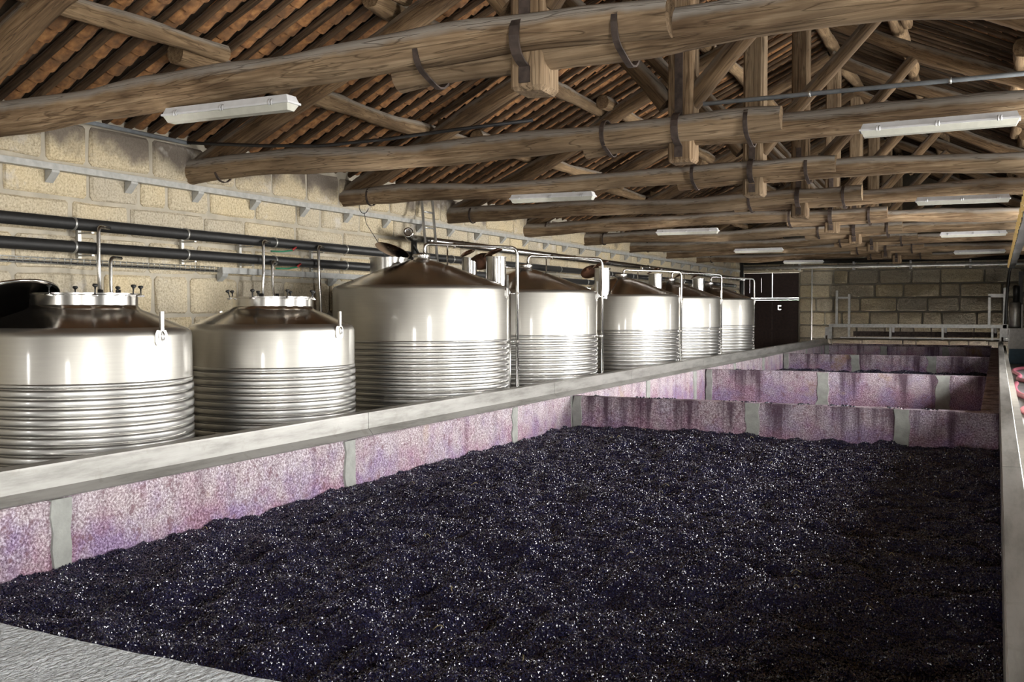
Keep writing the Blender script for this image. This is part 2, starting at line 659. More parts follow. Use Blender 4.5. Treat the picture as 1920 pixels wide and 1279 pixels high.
def block_mesh(w, h, mat, R, depth=0.045, axis='x'):
    """one dressed stone, face towards +x, centred on its face; bevelled with uneven edges"""
    def ring(ix, iz, d, jit):
        o = []
        hw, hh = w / 2 - ix, h / 2 - iz
        ch = min(hw, hh) * 0.16
        for (a, c) in ((-hw + ch, -hh), (0, -hh), (hw - ch, -hh), (hw, -hh + ch), (hw, hh - ch), (hw - ch, hh), (0, hh), (-hw + ch, hh), (-hw, hh - ch), (-hw, -hh + ch)):
            o.append((d + R.uniform(-jit, jit) * 0.25, a + R.uniform(-jit, jit), c + R.uniform(-jit, jit)))
        return o
    r0 = ring(-0.004, -0.004, -0.05, 0.0)
    r1 = ring(0.004, 0.004, depth * 0.45, 0.011)
    r2 = ring(0.03, 0.026, depth, 0.012)
    n = len(r0)
    m = MB()
    fs = []
    for k in range(2):
        for i in range(n):
            fs.append((k * n + i, k * n + (i + 1) % n, (k + 1) * n + (i + 1) % n, (k + 1) * n + i))
    m.add(r0 + r1 + r2, fs, False)
    c = (depth + R.uniform(0, 0.012), R.uniform(-.05, .05), R.uniform(-.03, .03))
    m.add(r2 + [c], [(i, (i + 1) % n, n) for i in range(n)], True)
    return m


def courses(z0, z1, h, R):
    out, z = [], z0
    while z < z1 - 0.15:
        k = h * R.uniform(0.86, 1.14)
        if z + k > z1 - 0.12:
            k = z1 - z
        out.append((z, z + k))
        z += k
    return out


# left wall
wl = empty('wall_left', (LX, 0, 0), kind='structure')
MB().box((LX - .45, FY - .4, -0.75), (LX, BY + .4, 3.97)).build('mortar_bed', M_MORTAR, wl)
R = random.Random(11)
low = MB()
JT = 0.045
for (za, zb) in courses(-0.55, 1.30, 0.46, R):
    y = 3.0
    while y < BY:
        w = R.uniform(0.6, 1.35)
        b = block_mesh(w - JT, zb - za - JT, M_STONE, R)
        low.add([(LX + p[0] - 0.01, y + w / 2 + p[1], (za + zb) / 2 + p[2]) for p in b.v], b.f)
        y += w
tag(low.build('hidden_lower_stones', M_STONE, wl), kind='stuff')
for (za, zb) in courses(1.30, 3.97, 0.44, R):
    y = 3.2 + R.uniform(0, .6)
    while y < BY - 0.2:
        w = R.choice([R.uniform(0.42, 0.62), R.uniform(0.8, 1.25), R.uniform(0.7, 1.0), R.uniform(0.9, 1.2)])
        w = min(w, BY - y)
        b = block_mesh(w - JT * R.uniform(.7, 1.4), zb - za - JT * R.uniform(.7, 1.3), M_STONE, R)
        b.build('stone_block', M_STONE, wl, Matrix.Translation((LX - 0.01, y + w / 2, (za + zb) / 2)))
        y += w

# far wall with the door opening (x -9.10..-6.94, z -0.6..3.24)
DX0, DX1, DZ = -9.10, -6.95, 3.24
wb = empty('wall_back', (RID, BY, 0), kind='structure')
m = MB()
m.box((LX - .4, BY, -.75), (DX0, BY + .45, 3.97)).box((DX1, BY, -.75), (RX + .5, BY + .45, 3.97)).box((DX0, BY, DZ), (DX1, BY + .45, 3.97))
m.prism([(LX - .5, 3.9), (RX + .5, 3.9), (RID, 7.2)], 1, BY, BY + .45)
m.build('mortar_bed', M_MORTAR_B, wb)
R = random.Random(5)
ROT_B = Matrix.Rotation(-PI / 2, 4, 'Z')   # stone face turned towards -y
cb = courses(0.20, 4.25, 0.475, R)
for (za, zb) in cb:
    segs = [(DX1 + 0.02, RX)] if za < DZ else [(LX, RX)]
    for (xa, xb) in segs:
        x = xa
        while x < xb - .1:
            w = R.choice([R.uniform(0.45, 0.7), R.uniform(0.8, 1.3), R.uniform(0.9, 1.7)])
            if x + w > xb - .3:
                w = xb - x
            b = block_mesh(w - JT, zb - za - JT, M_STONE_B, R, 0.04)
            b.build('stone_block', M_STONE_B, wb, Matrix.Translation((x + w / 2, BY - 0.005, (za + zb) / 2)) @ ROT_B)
            x += w

# right wall with its openings, near gable with its openings (out of the picture, they let the daylight in)
def pierced(name, axis, pos, th, a0, a1, z0, z1, opens, mat):
    o = empty(name, (0, 0, 0), kind='structure')
    m = MB()
    def bx(a, b, c, d):
        if b - a > 1e-3 and d - c > 1e-3:
            if axis == 'x':
                m.box((pos, a, c), (pos + th, b, d))
            else:
                m.box((a, pos, c), (b, pos + th, d))
    cur = a0
    for (a, b, c, d) in sorted(opens):
        bx(cur, a, z0, z1)
        bx(a, b, z0, c)
        bx(a, b, d, z1)
        cur = b
    bx(cur, a1, z0, z1)
    if axis == 'y':
        m.prism([(LX - .5, 3.9), (RX + .5, 3.9), (RID, 7.2)], 1, pos, pos + th)
    m.build('masonry', mat, o)
    return o


pierced('wall_right', 'x', RX, 0.45, FY - .4, BY + .4, -.15, 3.97, OPEN_R, M_PLASTER)
pierced('wall_front', 'y', FY - .45, 0.45, LX - .4, RX + .4, -.75, 3.97, OPEN_F, M_PLASTER)

# ------------------------------------------------------------------ roof: added light-blocking deck, clay tiles, poles, purlins
roof = empty('ceiling', (RID, 0, 6.9), kind='structure')
for s in (-1, 1):
    d0, d1 = 0.0, HALF + 0.75
    t = 0.12
    up = 0.13
    pts = [(RID + s * d0, zp(d0) + up), (RID + s * d1, zp(d1) + up), (RID + s * d1, zp(d1) + up + t), (RID + s * d0, zp(d0) + up + t)]
    MB().prism(pts, 1, FY - 0.9, BY + 0.9).build('light_block_deck', M_DECK, roof)  # solid deck added above the tiles to block light

R = random.Random(21)
PITCH = 0.34
SLEN = math.hypot(1, SL)
POLES = []
for k in range(8):
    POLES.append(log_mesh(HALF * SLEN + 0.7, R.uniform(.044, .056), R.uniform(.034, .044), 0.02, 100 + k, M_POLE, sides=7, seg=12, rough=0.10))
ys = []
y = 2.4
while y < BY - 0.1:
    ys.append(y)
    y += PITCH * R.uniform(0.93, 1.07)
for s in (-1, 1):
    for i, y in enumerate(ys):
        d1 = HALF + 0.55
        p0 = (RID + s * d1, y + R.uniform(-.02, .02), zp(d1))
        p1 = (RID, y + R.uniform(-.03, .03), zp(0) - 0.03)
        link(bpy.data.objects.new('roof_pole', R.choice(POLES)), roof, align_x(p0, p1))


# channel tiles hang convex-down between the poles
def tile_mesh(w, ln, seed):
    RR = random.Random(seed)
    m = MB()
    n = 6
    vs = []
    for e in range(2):
        ww = w * (1.0 if e == 0 else 0.86)
        dz = 0.0 if e == 0 else 0.032
        for k in range(n + 1):
            a = PI * (0.10 + 0.80 * k / n)
            vs.append((e * ln, -ww / 2 * math.cos(a) * 1.05, -ww * 0.42 * math.sin(a) + ww * 0.30 + dz))
    fs = [(k, k + 1, n + 2 + k, n + 1 + k) for k in range(n)]
    m.add(vs, fs, True)
    return m


TW, TL, TE = 0.25, 0.26, 0.20
NV = 5
TILES = [tile_mesh(TW, TL, k) for k in range(NV)]
TME = [t.mesh('roof_tile', M_TILE) for t in TILES]
rest = {-1: MB(), 1: MB()}
cand = []
for s in (-1, 1):
    for i in range(len(ys) - 1):
        yc = (ys[i] + ys[i + 1]) / 2
        d = HALF + 0.35
        while d > 0.1:
            j = R.uniform(-.012, .012)
            p0 = Vector((RID + s * d, yc + j, zp(d) + 0.012))
            p1 = Vector((RID + s * (d - 0.5), yc + j, zp(d - 0.5) + 0.012))
            cand.append((s, p0, p1))
            d -= TE / SLEN
# the 300 nearest tiles that show in the picture are pieces of their own, the others one mesh per slope
vis = []
fw = Vector((-math.sin(math.radians(26.19)), math.cos(math.radians(26.19)), 0))
rt = Vector((fw.y, -fw.x, 0))
for c in cand:
    q = c[1] - Vector((0, 0, 1.75))
    f = q.dot(fw)
    if c[0] < 0 and f > 1 and abs(q.dot(rt)) < f * 0.52 and q.z / f < 0.315:
        vis.append((f, id(c), c))
vis.sort(key=lambda t: t[:2])
near_ids = set(t[1] for t in vis[:300])
for c in cand:
    M = align_x(c[1], c[2])
    if id(c) in near_ids:
        link(bpy.data.objects.new('roof_tile', R.choice(TME)), roof, M)
    else:
        t = R.choice(TILES)
        rest[c[0]].add([M @ Vector(p) for p in t.v], t.f, True)
for s in (-1, 1):
    tag(rest[s].build('roof_tiles_beyond', M_TILE, roof), kind='stuff')

TY = [6.1, 9.65, 12.9, 16.2, 19.6, 23.0, 26.4, 29.8, 33.2]
# purlins: logs two bays long, their ends lapped on the rafters
for s in (-1, 1):
    for pi, d in enumerate((4.76, 3.22, 1.52)):
        y0 = 1.2 + 0.9 * pi
        kk = 0
        while y0 < BY - 0.5:
            y1 = min(BY - 0.02, y0 + R.uniform(6.6, 7.6))
            sh = 0.12 if kk % 2 else -0.06
            dd = d + sh
            log('purlin', (RID + s * dd, y0, zp(dd) - 0.165), (RID + s * dd, y1, zp(dd) - 0.165), R.uniform(.105, .125), R.uniform(.085, .10),
                M_PURLIN, roof, wob=0.035, seed=300 + pi * 20 + kk + (7 if s > 0 else 0), sides=10, rough=0.09, square=0.35)
            y0 = y1 - R.uniform(0.4, 0.8)
            kk += 1
log('ridge_purlin', (RID, FY, zp(0) - 0.16), (RID, BY, zp(0) - 0.16), 0.11, 0.11, M_PURLIN, roof, wob=0.03, seed=5)


def slab(parent, name, mat, a, b, seed, jit=0.006, bev=0.012, M=None):
    """a block with worn arrises, every corner a little off true"""
    RR = random.Random(seed)
    me = MB().box(a, b)
    bm = bmesh.new()
    vs = [bm.verts.new(p) for p in me.v]
    for f in me.f:
        bm.faces.new([vs[i] for i in f])
    bmesh.ops.bevel(bm, geom=list(bm.edges), offset=bev, segments=1, affect='EDGES')
    for v in bm.verts:
        v.co += Vector((RR.uniform(-jit, jit), RR.uniform(-jit, jit), RR.uniform(-jit, jit)))
    bmesh.ops.recalc_face_normals(bm, faces=bm.faces)
    mesh = bpy.data.meshes.new(name)
    bm.to_mesh(mesh)
    bm.free()
    mesh.materials.append(mat)
    return link(bpy.data.objects.new(name, mesh), parent, M)


# ------------------------------------------------------------------ trusses
def iron_band(parent, x, ya, za, ra, yb, zb, rb, w=0.05, name='iron_band'):
    """a flat iron strap wrapped round one or two logs whose axes cross the plane x at (ya,za) and (yb,zb)"""
    pts = []
    for (cy, cz, r) in ((ya, za, ra), (yb, zb, rb)):
        for k in range(16):
            a = 2 * PI * k / 16
            pts.append((cy + r * math.cos(a), cz + r * math.sin(a)))
    # convex hull
    P = sorted(set((round(p[0], 5), round(p[1], 5)) for p in pts))
    def half(Q):
        h = []
        for p in Q:
            while len(h) > 1 and (h[-1][0] - h[-2][0]) * (p[1] - h[-2][1]) - (h[-1][1] - h[-2][1]) * (p[0] - h[-2][0]) <= 0:
                h.pop()
            h.append(p)
        return h[:-1]
    H = half(P) + half(P[::-1])
    cy, cz = (ya + yb) / 2, (za + zb) / 2
    n = len(H)
    vs, fs = [], []
    for (dx, k) in ((-w / 2, 1.0), (w / 2, 1.0), (w / 2, 0.93), (-w / 2, 0.93)):
        for (a, b) in H:
            vs.append((x + dx, cy + (a - cy) * k, cz + (b - cz) * k))
    for e in range(4):
        for k in range(n):
            fs.append((e * n + k, e * n + (k + 1) % n, ((e + 1) % 4) * n + (k + 1) % n, ((e + 1) % 4) * n + k))
    return MB().add(vs, fs).build(name, M_IRON, parent)


TRUSS = ['nearest roof truss, its pale tie beam carrying the lamp over the first small tank',
         'second roof truss from the near end, grey conduit along its tie beam',
         'third roof truss, tie beam ending above the leaning ladder',
         'fourth roof truss, between the ladder truss and the fifth',
         'fifth roof truss, tie beam with a lamp over the middle tanks',
         'sixth roof truss, fourth one back from the door wall',
         'seventh roof truss, third one back from the door wall',
         'eighth roof truss, second one back from the door wall',
         'farthest roof truss, last one before the door wall']
ZT = 3.53
for i, Y in enumerate(TY):
    t = empty('roof_truss', (RID, Y, ZT), TRUSS[i], 'roof truss', 'hewn timber roof trusses')
    R = random.Random(40 + i)
    xe = -1.84 + R.uniform(-.06, .06)
    rl = R.uniform(.148, .156) if i < 2 else R.uniform(.132, .146)
    a = log('tie_beam', (LX + 0.02 - 0.2, Y - .09, ZT - .02), (xe, Y - .11, ZT + 0.04), rl * 1.04, rl * .80, M_WOOD, t, wob=0.04, seed=500 + i, sides=16, rough=0.07)
    xs = -3.85 + R.uniform(-.1, .2)
    b = log('tie_beam', (xs, Y + .07, ZT - .06), (RX + 0.2, Y + .05, ZT + 0.05), rl * .80, rl * 1.0, M_WOOD, t, wob=0.045, seed=540 + i, sides=16, rough=0.07)
    for x in (-3.62, -2.17):
        iron_band(a, x, Y - .105, ZT + .02, rl * .87 + .018, Y + .068, ZT - .045, rl * .84 + .018, 0.042)
    iron_band(a, LX + 0.52, Y - .09, ZT - .015, rl + .014, Y - .09, ZT - .015, rl + .014, 0.035)
    # king post, hung in an iron stirrup round the beams
    kb, kt = 3.225, zp(0) - .40
    kp = slab(t, 'king_post', M_WOOD, (kb, Y - .09, RID - .085), (kt, Y + .19, RID + .175), 580 + i, 0.008, 0.03, Matrix(((0, 0, 1, 0), (0, 1, 0, 0), (1, 0, 0, 0), (0, 0, 0, 1))))
    st = iron_band(kp, RID + .04, Y - .105, ZT + .02, rl * .86 + .030, Y + .068, ZT - .04, rl * .84 + .026, 0.07, 'iron_stirrup')
    yf = Y - .09
    MB().box((RID + .0, yf - .014, ZT + .14), (RID + .08, yf + .004, ZT + .80)).box((RID + .0, yf - .014, kb + .05), (RID + .08, yf + .004, ZT - .15)).build('iron_strap', M_IRON, kp)
    for s in (-1, 1):
        d1 = HALF - 0.05
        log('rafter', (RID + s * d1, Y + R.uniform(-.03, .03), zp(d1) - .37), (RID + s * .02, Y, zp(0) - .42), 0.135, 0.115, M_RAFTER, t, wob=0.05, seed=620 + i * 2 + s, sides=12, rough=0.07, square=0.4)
        dz = 1.75
        log('strut', (RID + s * .12, Y + .05, 3.83), (RID + s * dz, Y + .02, zp(dz) - .50), 0.105, 0.085, M_RAFTER, t, wob=0.02, seed=660 + i * 2 + s, sides=10, rough=0.06, square=0.4)
        MB().prism([(RID + s * (4.76 - .34), zp(4.42) - .28), (RID + s * (4.76 - .10), zp(4.66) - .28), (RID + s * (4.76 - .10), zp(4.66) - .10)], 1, Y - .05, Y + .05).build('purlin_cleat', M_RAFTER, t)

# ------------------------------------------------------------------ the stone treading troughs
WT = 0.50          # top of the stone walls
LXI = -5.60        # inner face of the left trough wall
GZ = 0.045
XR1 = 0.05         # inner face, right wall of the first trough
XR2 = -0.17        # further troughs
CY = [13.38, 20.75, 29.3, 37.0]
CTH = 0.20
END = 38.9
trough = empty('treading_trough', (-2.8, 20, -.6), 'long row of wine-stained granite treading troughs running to the door wall', 'trough')


def ragged_joint(parent, plane, c, face, z0, z1, w, seed):
    """a smeared strip of cement over a joint: plane 'x' lies on an x=face wall, 'y' on a y=face wall"""
    RR = random.Random(seed)
    n = 9
    m = MB()
    vs = []
    out = 0.016 if plane == 'x' else -0.016
    for k in range(n + 1):
        z = z0 + (z1 - z0) * k / n
        l, r = c - w / 2 * RR.uniform(.65, 1.25), c + w / 2 * RR.uniform(.8, 1.1)
        for (t, o) in ((l - .012, -out), (l, out * RR.uniform(.7, 1.1)), (r, out * RR.uniform(.7, 1.1)), (r + .012, -out)):
            vs.append((face + o, t, z) if plane == 'x' else (t, face + o, z))
    fs = []
    for k in range(n):
        for e in range(3):
            fs.append((k * 4 + e, k * 4 + e + 1, k * 4 + 5 + e, k * 4 + 4 + e))
    m.add(vs, fs, False)
    m.f.append((0, 1, 2, 3))
    m.f.append(tuple(n * 4 + i for i in range(4)))
    m.sm += [False, False]
    return m.build('cement_joint', M_JOINT, parent)


# left side wall of slabs
part = MB().box((LXI - .22, 2.1, -.75), (LXI - .16, END, WT - .05)).build('side_wall', M_PLASTER, trough)
js = [2.1, 4.55, 7.83, 11.45, 13.46, 16.9, 19.95, 23.4, 26.6, 29.9, 33.2, 36.3, END]
for i in range(len(js) - 1):
    slab(part, 'granite_slab', M_LAGAR, (LXI - .18, js[i] + .012, -.7), (LXI, js[i + 1] - .012, WT), 900 + i)
for i, y in enumerate(js[1:-1]):
    ragged_joint(part, 'x', y, LXI, -.5, WT - .004, 0.155 if i < 3 else 0.2, 930 + i)
# right side wall
part = MB().box((XR1 + .14, 2.1, -.75), (XR1 + .22, END, WT + .02)).build('side_wall', M_PLASTER, trough)
slab(part, 'granite_slab', M_LAGAR_X, (XR1, 2.1, -.7), (XR1 + .16, CY[0] + .1, WT), 950)
for i in range(3):
    slab(part, 'granite_slab', M_LAGAR_X, (XR2, CY[i] + .1, -.7), (XR1 + .16, CY[i + 1], WT), 951 + i)
# cross walls
for i, y in enumerate(CY):
    xr = XR1 if i == 0 else XR2
    part = MB().box((LXI - .05, y + .05, -.75), (xr + .02, y + CTH - .05, WT - .05)).build('cross_wall', M_PLASTER, trough)
    cuts = [LXI + .005] + ([-2.96, -1.07] if i == 0 else [-3.17, -0.92] if i == 1 else [-3.6, -1.6]) + [xr]
    for k in range(3):
        slab(part, 'granite_slab', M_LAGAR_X, (cuts[k] + .01, y, -.7), (cuts[k + 1] - .01, y + CTH, WT + (0.0 if i == 0 else .0)), 960 + i * 5 + k)
    for k in (1, 2):
        ragged_joint(part, 'y', cuts[k], y, -.5, WT - .004, 0.18 if i == 0 else 0.24, 990 + i * 3 + k)
    ragged_joint(part, 'y', LXI + .09, y, -.5, WT - .004, 0.13, 1010 + i)
# far end wall and near wall with its rough grey render
slab(trough, 'end_wall', M_LAGAR_X, (LXI, END, -.7), (XR2, END + .2, WT), 1020)
near = MB()
nx, ny = 80, 10
vs = []
for j in range(ny + 1):
    for i in range(nx + 1):
        x = LXI - .2 + (0.21 - LXI + .2) * i / nx
        y = 1.9 + 0.70 * j / ny
        vs.append((x, y, WT + 0.006 * noise.noise((x * 6, y * 6, 0)) + 0.004 * noise.noise((x * 19, y * 19, 3))))
fs = [(j * (nx + 1) + i, j * (nx + 1) + i + 1, (j + 1) * (nx + 1) + i + 1, (j + 1) * (nx + 1) + i) for j in range(ny) for i in range(nx)]
near.add(vs, fs, True)
x0, x1 = LXI - .2, 0.21
near.box((x0, 1.9, -.7), (x1, 2.6, WT - .012))
near.build('near_wall', M_RENDER, trough)
MB().box((LXI - .2, 2.0, -.8), (0.2, END + .2, -.7)).build('trough_bottom', M_MUST, trough)


# ------------------------------------------------------------------ steel rails on the trough walls
def rail(name, x, sgn, y0, y1, cuts, label):
    e = empty(name, (x, (y0 + y1) / 2, WT), label, 'rail', 'steel rails along the trough walls')
    # profile (x,z): lip, web, top flange
    P = [(0.052, .005), (0.056, .012), (0.012, .062), (0.004, .070), (0.004, .215), (0.0, .228), (-.115, .232), (-.115, .222), (-.012, .218), (-.012, .06), (0.04, .0)]
    ys = [y0] + cuts + [y1]
    for i in range(len(ys) - 1):
        poly = [(x + sgn * px, WT + 0.004 + pz) for (px, pz) in P]
        MB().prism(poly, 1, ys[i] + .004, ys[i + 1] - .004).build('rail_section', M_RAIL, e)
    return e


rail('steel_rail', LXI - .03, 1, 1.9, 38.0, [3.45, 8.19, 12.81, 16.1, 20.7, 25.3, 29.9, 34.5], 'long grey steel rail on the trough wall beside the tanks')
e = empty('steel_rail', (0.1, 20, WT), 'steel rail on the right trough wall beside the pink hoses', 'rail', 'steel rails along the trough walls')
ysr = [2.58, 7.2, 11.8, 16.4, 21.0, 25.6, 30.2, 34.8, 38.0]
for i in range(len(ysr) - 1):
    m = MB()
    m.prism([(0.035, .012), (0.035, .222), (0.042, .230), (0.150, .230), (0.157, .222), (0.157, .012), (0.148, .012), (0.148, .218), (0.045, .218), (0.045, .012)][::1], 1, ysr[i] + .004, ysr[i + 1] - .004)
    o = m.build('rail_section', M_RAIL, e, Matrix.Translation((0, 0, WT)))


# ------------------------------------------------------------------ crushed grapes
def grape_bed(name, x0, x1, y0, y1, z, step, label, dens, size):
    nx, ny = int((x1 - x0) / step), int((y1 - y0) / step)
    X, Yy = np.meshgrid(np.linspace(x0, x1, nx + 1), np.linspace(y0, y1, ny + 1))
    rg = np.random.default_rng(3)

    def vnoise(sx, sy, seed):
        g = np.random.default_rng(seed).random((int((y1 - y0) * sy) + 4, int((x1 - x0) * sx) + 4))
        u, v = (X - x0) * sx, (Yy - y0) * sy
        i, j = u.astype(int), v.astype(int)
        fu, fv = u - i, v - j
        fu, fv = fu * fu * (3 - 2 * fu), fv * fv * (3 - 2 * fv)
        return (g[j, i] * (1 - fu) + g[j, i + 1] * fu) * (1 - fv) + (g[j + 1, i] * (1 - fu) + g[j + 1, i + 1] * fu) * fv - .5
    Z = z + (0.06 * vnoise(.7, .7, 1) + 0.075 * vnoise(2.1, 2.1, 2) + 0.085 * vnoise(4.6, 4.6, 3)) * np.clip((X - x0) / 0.6, 0.35, 1) + 0.045 * vnoise(11, 11, 4) + 0.028 * vnoise(24, 24, 5)
    co = np.stack([X, Yy, Z], -1).reshape(-1, 3)
    me = bpy.data.meshes.new(name)
    idx = np.arange((nx + 1) * (ny + 1)).reshape(ny + 1, nx + 1)
    q = np.stack([idx[:-1, :-1], idx[:-1, 1:], idx[1:, 1:], idx[1:, :-1]], -1).reshape(-1, 4)
    me.from_pydata(co.tolist(), [], q.tolist())
    me.polygons.foreach_set('use_smooth', [True] * len(me.polygons))
    me.materials.append(M_MUST)
    o = link(bpy.data.objects.new(name, me))
    tag(o, label, 'grapes', kind='stuff')
    ng = bpy.data.node_groups.new('berries', 'GeometryNodeTree')
    ng.interface.new_socket('Geometry', in_out='INPUT', socket_type='NodeSocketGeometry')
    ng.interface.new_socket('Geometry', in_out='OUTPUT', socket_type='NodeSocketGeometry')
    N, Lk = ng.nodes, ng.links
    gi, go = N.new('NodeGroupInput'), N.new('NodeGroupOutput')
    dp = N.new('GeometryNodeDistributePointsOnFaces')
    dp.inputs['Density'].default_value = dens
    ico = N.new('GeometryNodeMeshIcoSphere')
    ico.inputs['Radius'].default_value = size
    ico.inputs['Subdivisions'].default_value = 1
    sm = N.new('GeometryNodeSetMaterial')
    sm.inputs['Material'].default_value = M_GRAPE
    iop = N.new('GeometryNodeInstanceOnPoints')
    rr = N.new('FunctionNodeRandomValue')
    rr.data_type = 'FLOAT_VECTOR'
    rr.inputs[0].default_value = (0, 0, 0)
    rr.inputs[1].default_value = (6.28, 6.28, 6.28)
    rs = N.new('FunctionNodeRandomValue')
    rs.data_type = 'FLOAT_VECTOR'
    rs.inputs[0].default_value = (0.7, 0.45, 0.25)
    rs.inputs[1].default_value = (1.5, 1.1, 0.9)
    jn = N.new('GeometryNodeJoinGeometry')
    Lk.new(gi.outputs[0], dp.inputs['Mesh'])
    Lk.new(dp.outputs['Points'], iop.inputs['Points'])
    Lk.new(ico.outputs['Mesh'], sm.inputs['Geometry'])
    Lk.new(sm.outputs[0], iop.inputs['Instance'])
    Lk.new(rr.outputs[0], iop.inputs['Rotation'])
    Lk.new(rs.outputs[0], iop.inputs['Scale'])
    Lk.new(iop.outputs[0], jn.inputs[0])
    Lk.new(gi.outputs[0], jn.inputs[0])
    Lk.new(jn.outputs[0], go.inputs[0])
    md = o.modifiers.new('berries', 'NODES')
    md.node_group = ng
    return o


bed = grape_bed('crushed_grapes', LXI + .005, XR1 - .005, 2.605, CY[0] - .005, GZ, 0.028, 'bed of black crushed grapes filling the nearest trough', 3600, 0.0110)
grape_bed('crushed_grapes', LXI + .01, XR2 - .01, CY[1] + CTH + .01, CY[2] - .01, 0.05, 0.08, 'dark crushed grapes in a farther trough behind two cross walls', 500, 0.016)
# bits of skin left on the cross walls, stems on the grapes
R = random.Random(77)
m = MB()
for (y, xr, n) in ((CY[0], XR1, 16), (CY[1], XR2, 9), (CY[2], XR2, 12)):
    for k in range(n):
        cx = R.uniform(LXI + .2, xr - .2)
        for q in range(R.randint(4, 11)):
            r = R.uniform(.008, .018)
            px, py, pz = cx + R.gauss(0, .05), y + .02 + R.uniform(0, .14), WT + r * .5
            vs, fs = [], []
            for (a, b, c) in ((1, 0, 0), (-1, 0, 0), (0, 1, 0), (0, -1, 0), (0, 0, 1), (0, 0, -1)):
                vs.append((px + a * r * R.uniform(.8, 1.6), py + b * r, pz + c * r * .7))
            fs = [(0, 2, 4), (2, 1, 4), (1, 3, 4), (3, 0, 4), (2, 0, 5), (1, 2, 5), (3, 1, 5), (0, 3, 5)]
            m.add(vs, fs, True)
tag(m.build('grape_skins', M_GRAPE), 'scattered dark grape skins left on the tops of the cross walls', 'grape skins', kind='stuff')
m = MB()
for k in range(40):
    x, y = R.uniform(LXI + .3, -.2), R.uniform(3.2, 13.0)
    a = R.uniform(0, 6.28)
    ln = R.uniform(.03, .09)
    z = GZ + 0.10
    pts = [(x + ln * (t - .5) * math.cos(a) + .012 * math.sin(t * 3) * math.sin(a), y + ln * (t - .5) * math.sin(a), z + .02 * math.sin(t * PI)) for t in (0, .25, .5, .75, 1)]
    m.tube(pts, .0022, 4)
tag(m.build('grape_stems', M_STEM), 'pale curled grape stems scattered over the black grapes', 'grape stems', kind='stuff')

# ------------------------------------------------------------------ tanks
def rings_mesh(Rr, h, gap=0.012):
    m = MB()
    m.lathe([(Rr - .03, 0), (Rr + .004, .001), (Rr + .010, .008), (Rr + .012, h * .3), (Rr + .012, h * .7), (Rr + .010, h - .008), (Rr + .004, h - .001), (Rr - .03, h)], 96)
    return m.mesh('cooling_ring', M_RING)


def lug_mesh(sc=1.0):
    m = MB()
    m.box((-.002, -.016 * sc, -.10 * sc), (.022, .016 * sc, .16 * sc))
    pl = [(-.05, -.13), (.05, -.13), (.066, -.10), (.066, -.03), (.05, 0), (-.05, 0), (-.066, -.03), (-.066, -.10)]
    m.prism([(a * sc, b * sc) for (a, b) in pl], 0, -.004, .008)
    m.tube([(.01 + .03 * math.cos(a), 0, -.05 * sc + .045 * sc * math.sin(a)) for a in [PI * k / 6 - PI / 2 for k in range(7)]], .008, 6)
    return m.mesh('lifting_lug', M_CHROME)


def knob_mesh():
    m = MB()
    m.tube([(0, 0, -.03), (0, 0, .05)], .006, 8)
    m.lathe([(0.0, .078), (.018, .076), (.025, .066), (.022, .056), (.009, .045), (.007, .03)], 12)
    return m.mesh('clamp_knob', M_BLACK)


def clamp_mesh():
    m = MB()
    m.box((-.03, -.012, -.028), (.022, .012, -.014))
    m.tube([(.02, -.022, -.02), (.02, .022, -.02)], .010, 8)
    return m.mesh('clamp', M_CHROME)


